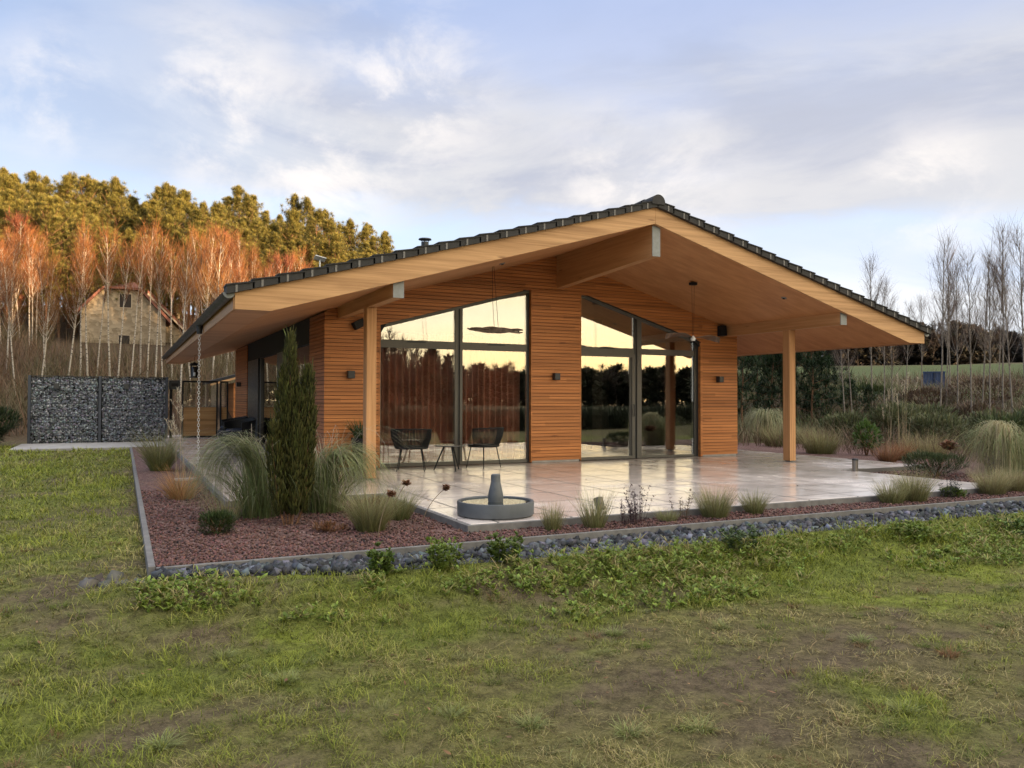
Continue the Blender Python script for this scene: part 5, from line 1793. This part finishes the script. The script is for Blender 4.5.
GC = 'dark young conifers behind the terrace'
yc = [proto_tree('young_pine', 'x', 'conifer', tree_pine(800 + k, 3.6, (.013, .026, .010), (.034, .058, .022), .04, .34, 190, 30, .26, .028), M['pine_bark'], M['needle'], GC) for k in range(3)]
spots(yc, [(*at(px, Y), s) for px, Y, s in ((742, 24, 1.02), (757, 27, 1.2), (772, 25, 1.1), (796, 25, 1.2), (812, 23, .98), (826, 24, .74), (850, 24, .50), (700, 26, 1.1), (868, 22, .42), (782, 29, 1.25))],
      lambda i, x, y: 'dark young pine ' + ['beside the right edge of the siding, behind the pale grass', 'tall one between siding and right post, rear row', 'just left of the right post', 'just right of the right post, tallest there',
                                            'second to the right of the right post', 'lower one further right of the right post', 'small one left of the dry plumes', 'hidden mostly behind the house wall', 'smallest one behind the dry plumes', 'rear one behind the right post'][i], GC, .97, 1.03, 4)
# shrubs on the right
GS = 'dark shrubs behind the terrace'
n_ = 0
labs = ['dark green broad shrub behind the tall dry plumes', 'low dark shrub left of the dry plumes', 'dark shrub behind the rounded grey-green shrub', 'dense green shrub between plumes and weeping grass', 'brownish thicket shrub under the birch stand',
        'dark shrub at the foot of the birch stand', 'green shrub behind the weeping grass', 'shrub at the right picture edge behind the green arching grass', 'brown leafless thicket below the blue container', 'olive shrub left of the blue container', 'dark shrub beyond the young pines', 'brown thicket right of the blue container']
for (px, Y, rd, hh, c) in ((890, 17.5, 1.5, 1.5, 0), (850, 19, 1.3, 1.0, 0), (935, 15.5, 1.3, 1.25, 0), (918, 18, 1.6, 1.5, 0), (970, 17.5, 1.5, 1.5, 1), (1000, 14.5, 1.4, 1.3, 0), (1012, 12.6, 1.1, 1.5, 2), (1050, 12.5, 1.4, 1.7, 0), (925, 24, 2.0, 1.7, 1), (870, 26, 2.2, 2.0, 2), (820, 30, 2.5, 2.6, 0), (985, 22, 2.2, 2.2, 1)):
    x, y = at(px, Y); cc = [((.060, .068, .030), (.15, .155, .075)), ((.085, .058, .038), (.15, .105, .07)), ((.03, .042, .014), (.07, .09, .03))][c]
    shrub(x, y, labs[n_], rd * .8, hh * .82, 2600, cc[0], cc[1], (.10, .26), (.025, .05), float(h_ground(x, y)) - .1, 'shrub', GS); n_ += 1
GLs = 'dark shrubs left of the stone-filled wall'
for i, (x, y, rd, hh) in enumerate(((-3.5, 27.5, .9, 1.3), (-4.6, 28.8, 1.1, 2.0), (-5.6, 27.0, .9, 1.2))):
    shrub(x, y, ['dark evergreen shrub touching the left end of the stone-filled wall', 'taller evergreen shrub behind the one at the stone-filled wall', 'low evergreen shrub at the left picture edge'][i], rd, hh, 2600, (.014, .024, .009), (.04, .055, .02), (.10, .22), (.02, .04), -.2, 'shrub', GLs)
# scrub ground cover on the right
r = np.random.default_rng(91); A = Acc(); n = 26000
px = r.uniform(700, 1180, n); D = 15 + 75 * r.random(n) ** 1.6
k = (px - 512) / F_; x = (syw + cyw * k) * D; y = (cyw - syw * k) * D
ok = ~((x < 21.2) & (y > 7) & (x < TR + 2.2)) & (x > 14.5)
x, y, D = x[ok], y[ok], D[ok]; n = len(x)
ff = fbm(x * .12, y * .12, 16, 3)[:, None]
c_ = np.where(ff > .55, np.array([[.13, .088, .06]]), np.where(ff > .45, np.array([[.155, .135, .08]]), np.array([[.085, .10, .042]])))
A.add(*strands(np.stack([x, y, h_ground(x, y) - .03], 1), r.uniform(0, 6.3, n), r.uniform(0, .7, n), r.uniform(.3, 1.6, n), r.uniform(.25, .9, n) * (1 + D / 90), .006 + .0006 * D, c_ * jitter((1, 1, 1), n, .2, r), c_ * 1.4 * jitter((1, 1, 1), n, .2, r), 3, r=r))
tag(A.build('rough_scrub', M['twig']), 'rough brown and olive scrub between terrace and field', 'scrub', kind='stuff')

# road line, container, low buildings far right
mb = MB()
pts = []
for px in range(820, 1181, 24):
    k = (px - 512) / F_; D = 58
    pts.append(((syw + cyw * k) * D, (cyw - syw * k) * D))
vs = []
for (x, y) in pts:
    l_ = math.hypot(x, y); ux, uy = x / l_, y / l_
    z0 = float(h_ground(x, y))
    vs += [(x - ux * 1.0, y - uy * 1.0, z0 - .02), (x - ux * 1.0, y - uy * 1.0, z0 + .14), (x + ux * 1.8, y + uy * 1.8, z0 + .22), (x + ux * 1.8, y + uy * 1.8, z0 - .1)]
fs = []
for i in range(len(pts) - 1):
    for q_ in range(4): fs.append((i * 4 + q_, i * 4 + 4 + q_, i * 4 + 4 + (q_ + 1) % 4, i * 4 + (q_ + 1) % 4))
mb.add(vs, fs)
tag(mb.build('road', M['pale_concrete']), kind='structure')
kk = (934 - 512) / F_; D = 66
x, y = (syw + cyw * kk) * D, (cyw - syw * kk) * D
t = thing('container', 'dark blue steel container beyond the scrub on the right', 'container', (x, y, float(h_ground(x, y))), -rad(26 + 27))
mb = MB()
n = 28; prof = []
for i in range(n + 1): prof.append((-.78 + 1.56 * i / n, -1.1 + (.03 if i % 2 else 0)))
mb.prism_xy(prof + [(.78, 1.1), (-.78, 1.1)], .0, 1.55); mb.build('body', M['blue'], t)
mb = MB(); mb.box(-.82, .82, -1.14, -1.10, 1.50, 1.60); mb.box(-.82, .82, -1.14, -1.10, -.02, .08); mb.build('rail', M['blue'], t)
mb = MB(); mb.box(-.02, .02, -1.15, -1.101, .1, 1.49); mb.build('door_seam', M['black_metal'], t)


# far woods: many low-detail trees joined into one mass
def wood_mass(name, places, seed, kinds, mat_, label, wide=1.0):
    r = np.random.default_rng(seed); A = Acc()
    protos = []
    for k, (kind, c0, c1) in enumerate(kinds):
        if kind == 'pine': mb, a = tree_pine(seed + k, 10, c0, c1, .03, .26, 60, 12, 1.3, .40)
        else: mb, a = tree_birch(seed + k, 10, c0, .55, tw=.06)
        V = np.concatenate(a.V); F = np.concatenate(a.F); C = np.concatenate(a.C)
        tv = np.array(mb.v); tf = np.array([f for f in mb.f if len(f) == 4])
        F = np.concatenate([F, tf + len(V)]); V = np.concatenate([V, tv]); C = np.concatenate([C, np.tile(np.array(c0)[None] * .9, (len(tv), 1))])
        protos.append((V, F, C))
    for (x, y, h, k) in places:
        V, F, C = protos[k]; a = r.uniform(0, 6.28); s = h / 10 * r.uniform(.88, 1.1)
        Rm = np.array([[cos(a), -sin(a), 0], [sin(a), cos(a), 0], [0, 0, 1]])
        A.add((V * s * np.array([wide, wide, 1.0])) @ Rm.T + np.array([x, y, float(h_ground(x, y)) - .2]), F, C * r.uniform(.8, 1.2))
    return tag(A.build(name, mat_), label, 'forest', kind='stuff')


r = np.random.default_rng(55); pl = []
for i in range(480):
    px = r.uniform(640, 1200); D = r.uniform(190, 230); k = (px - 512) / F_
    pl.append(((syw + cyw * k) * D, (cyw - syw * k) * D, np.interp(px, [640, 930, 1024, 1200], [10, 10, 11, 11]) * r.uniform(.85, 1.1), int(r.integers(2))))
wood_mass('far_forest', pl, 900, [('pine', (.045, .042, .036), (.07, .062, .052)), ('birch', (.075, .06, .052), None)], M['twig'], 'dark distant forest along the field on the right', 1.6)

# the woods behind the viewer, seen mirrored in the windows; they also hide the low sun from the house
pl = []
for i in range(700):
    a = rad(r.uniform(95, 215)); D = r.uniform(190, 232)
    pl.append((D * sin(a), D * cos(a), r.uniform(7.6, 9.8) + (1.6 if 2.25 < a < 2.85 else 0), 0 if r.random() < .5 else 1))
wood_mass('woodland', pl, 940, [('pine', (.045, .046, .026), (.09, .086, .045)), ('birch', (.13, .09, .065), None)], M['twig'], 'dark far woodland mirrored low in the windows of the house', 1.9)
pl = []
for i in range(90):
    th = r.uniform(9, 23); D = r.uniform(66, 84); top = np.interp(th, [9, 15, 16.5, 18, 22, 24, 28], [8.6, 9.6, 10.2, 8.6, 7.4, 5.6, 4.6])
    pl.append((tan(rad(th)) * (29.5 + D), -D, top, 1 if r.random() < .8 else 0))
wood_mass('woodland', pl, 950, [('pine', (.045, .046, .026), (.09, .086, .045)), ('birch', (.13, .09, .065), None)], M['twig'], 'nearer group of bare trees mirrored in the big left window', 1.15)
# unseen dark thicket added behind the viewer to darken what the lower panes mirror
r = np.random.default_rng(96); A = Acc(); n = 36000
x = r.uniform(-4, 42, n); y = r.uniform(-12.5, -9.5, n)
hh = (1.75 + .35 * fbm(x * .5, y * .5, 8, 2))
A.add(*strands(np.stack([x, y, h_ground(x, y) + r.uniform(-.05, .75, n) * hh * .6], 1), r.uniform(0, 6.3, n), r.uniform(0, .9, n), r.uniform(.3, 1.6, n), r.uniform(.3, .8, n), r.uniform(.03, .07, n), jitter((.022, .026, .012), n, .25, r), jitter((.04, .045, .02), n, .25, r), 3, r=r))
tag(A.build('thicket', M['twig']), 'added unseen low thicket that darkens the mirror image in the lower window panes', 'thicket', kind='stuff')

# a few fallen leaves
r = np.random.default_rng(17); A = Acc()
n = 420; x = r.uniform(-2.5, 13, n); y = r.uniform(3.0, 12.5, n)
on_t = ((x > TFX0) & (x < TFX1) & (y > 7.72)) | ((x > TL) & (x < TR) & (y > 10.82))
keep = ~on_t | (r.random(n) < .25)
x, y, on_t = x[keep], y[keep], on_t[keep]; n = len(x)
bed = (x > .27) & (y > CURB_Y) & ~on_t
z = np.where(on_t, .004, np.where(bed, -.062, h_ground(x, y) + .02))
A.add(*strands(np.stack([x, y, z], 1), r.uniform(0, 6.3, n), r.uniform(1.25, 1.5, n), r.uniform(1.3, 1.75, n), r.uniform(.025, .055, n), r.uniform(.014, .03, n), jitter((.17, .095, .045), n, .35, r), jitter((.24, .14, .065), n, .35, r), 3, prof=[.25, 1, .8, .1], r=r))
tag(A.build('fallen_leaves', M['leaf']), 'scattered small brown fallen leaves on lawn and bed', 'leaves', kind='stuff')
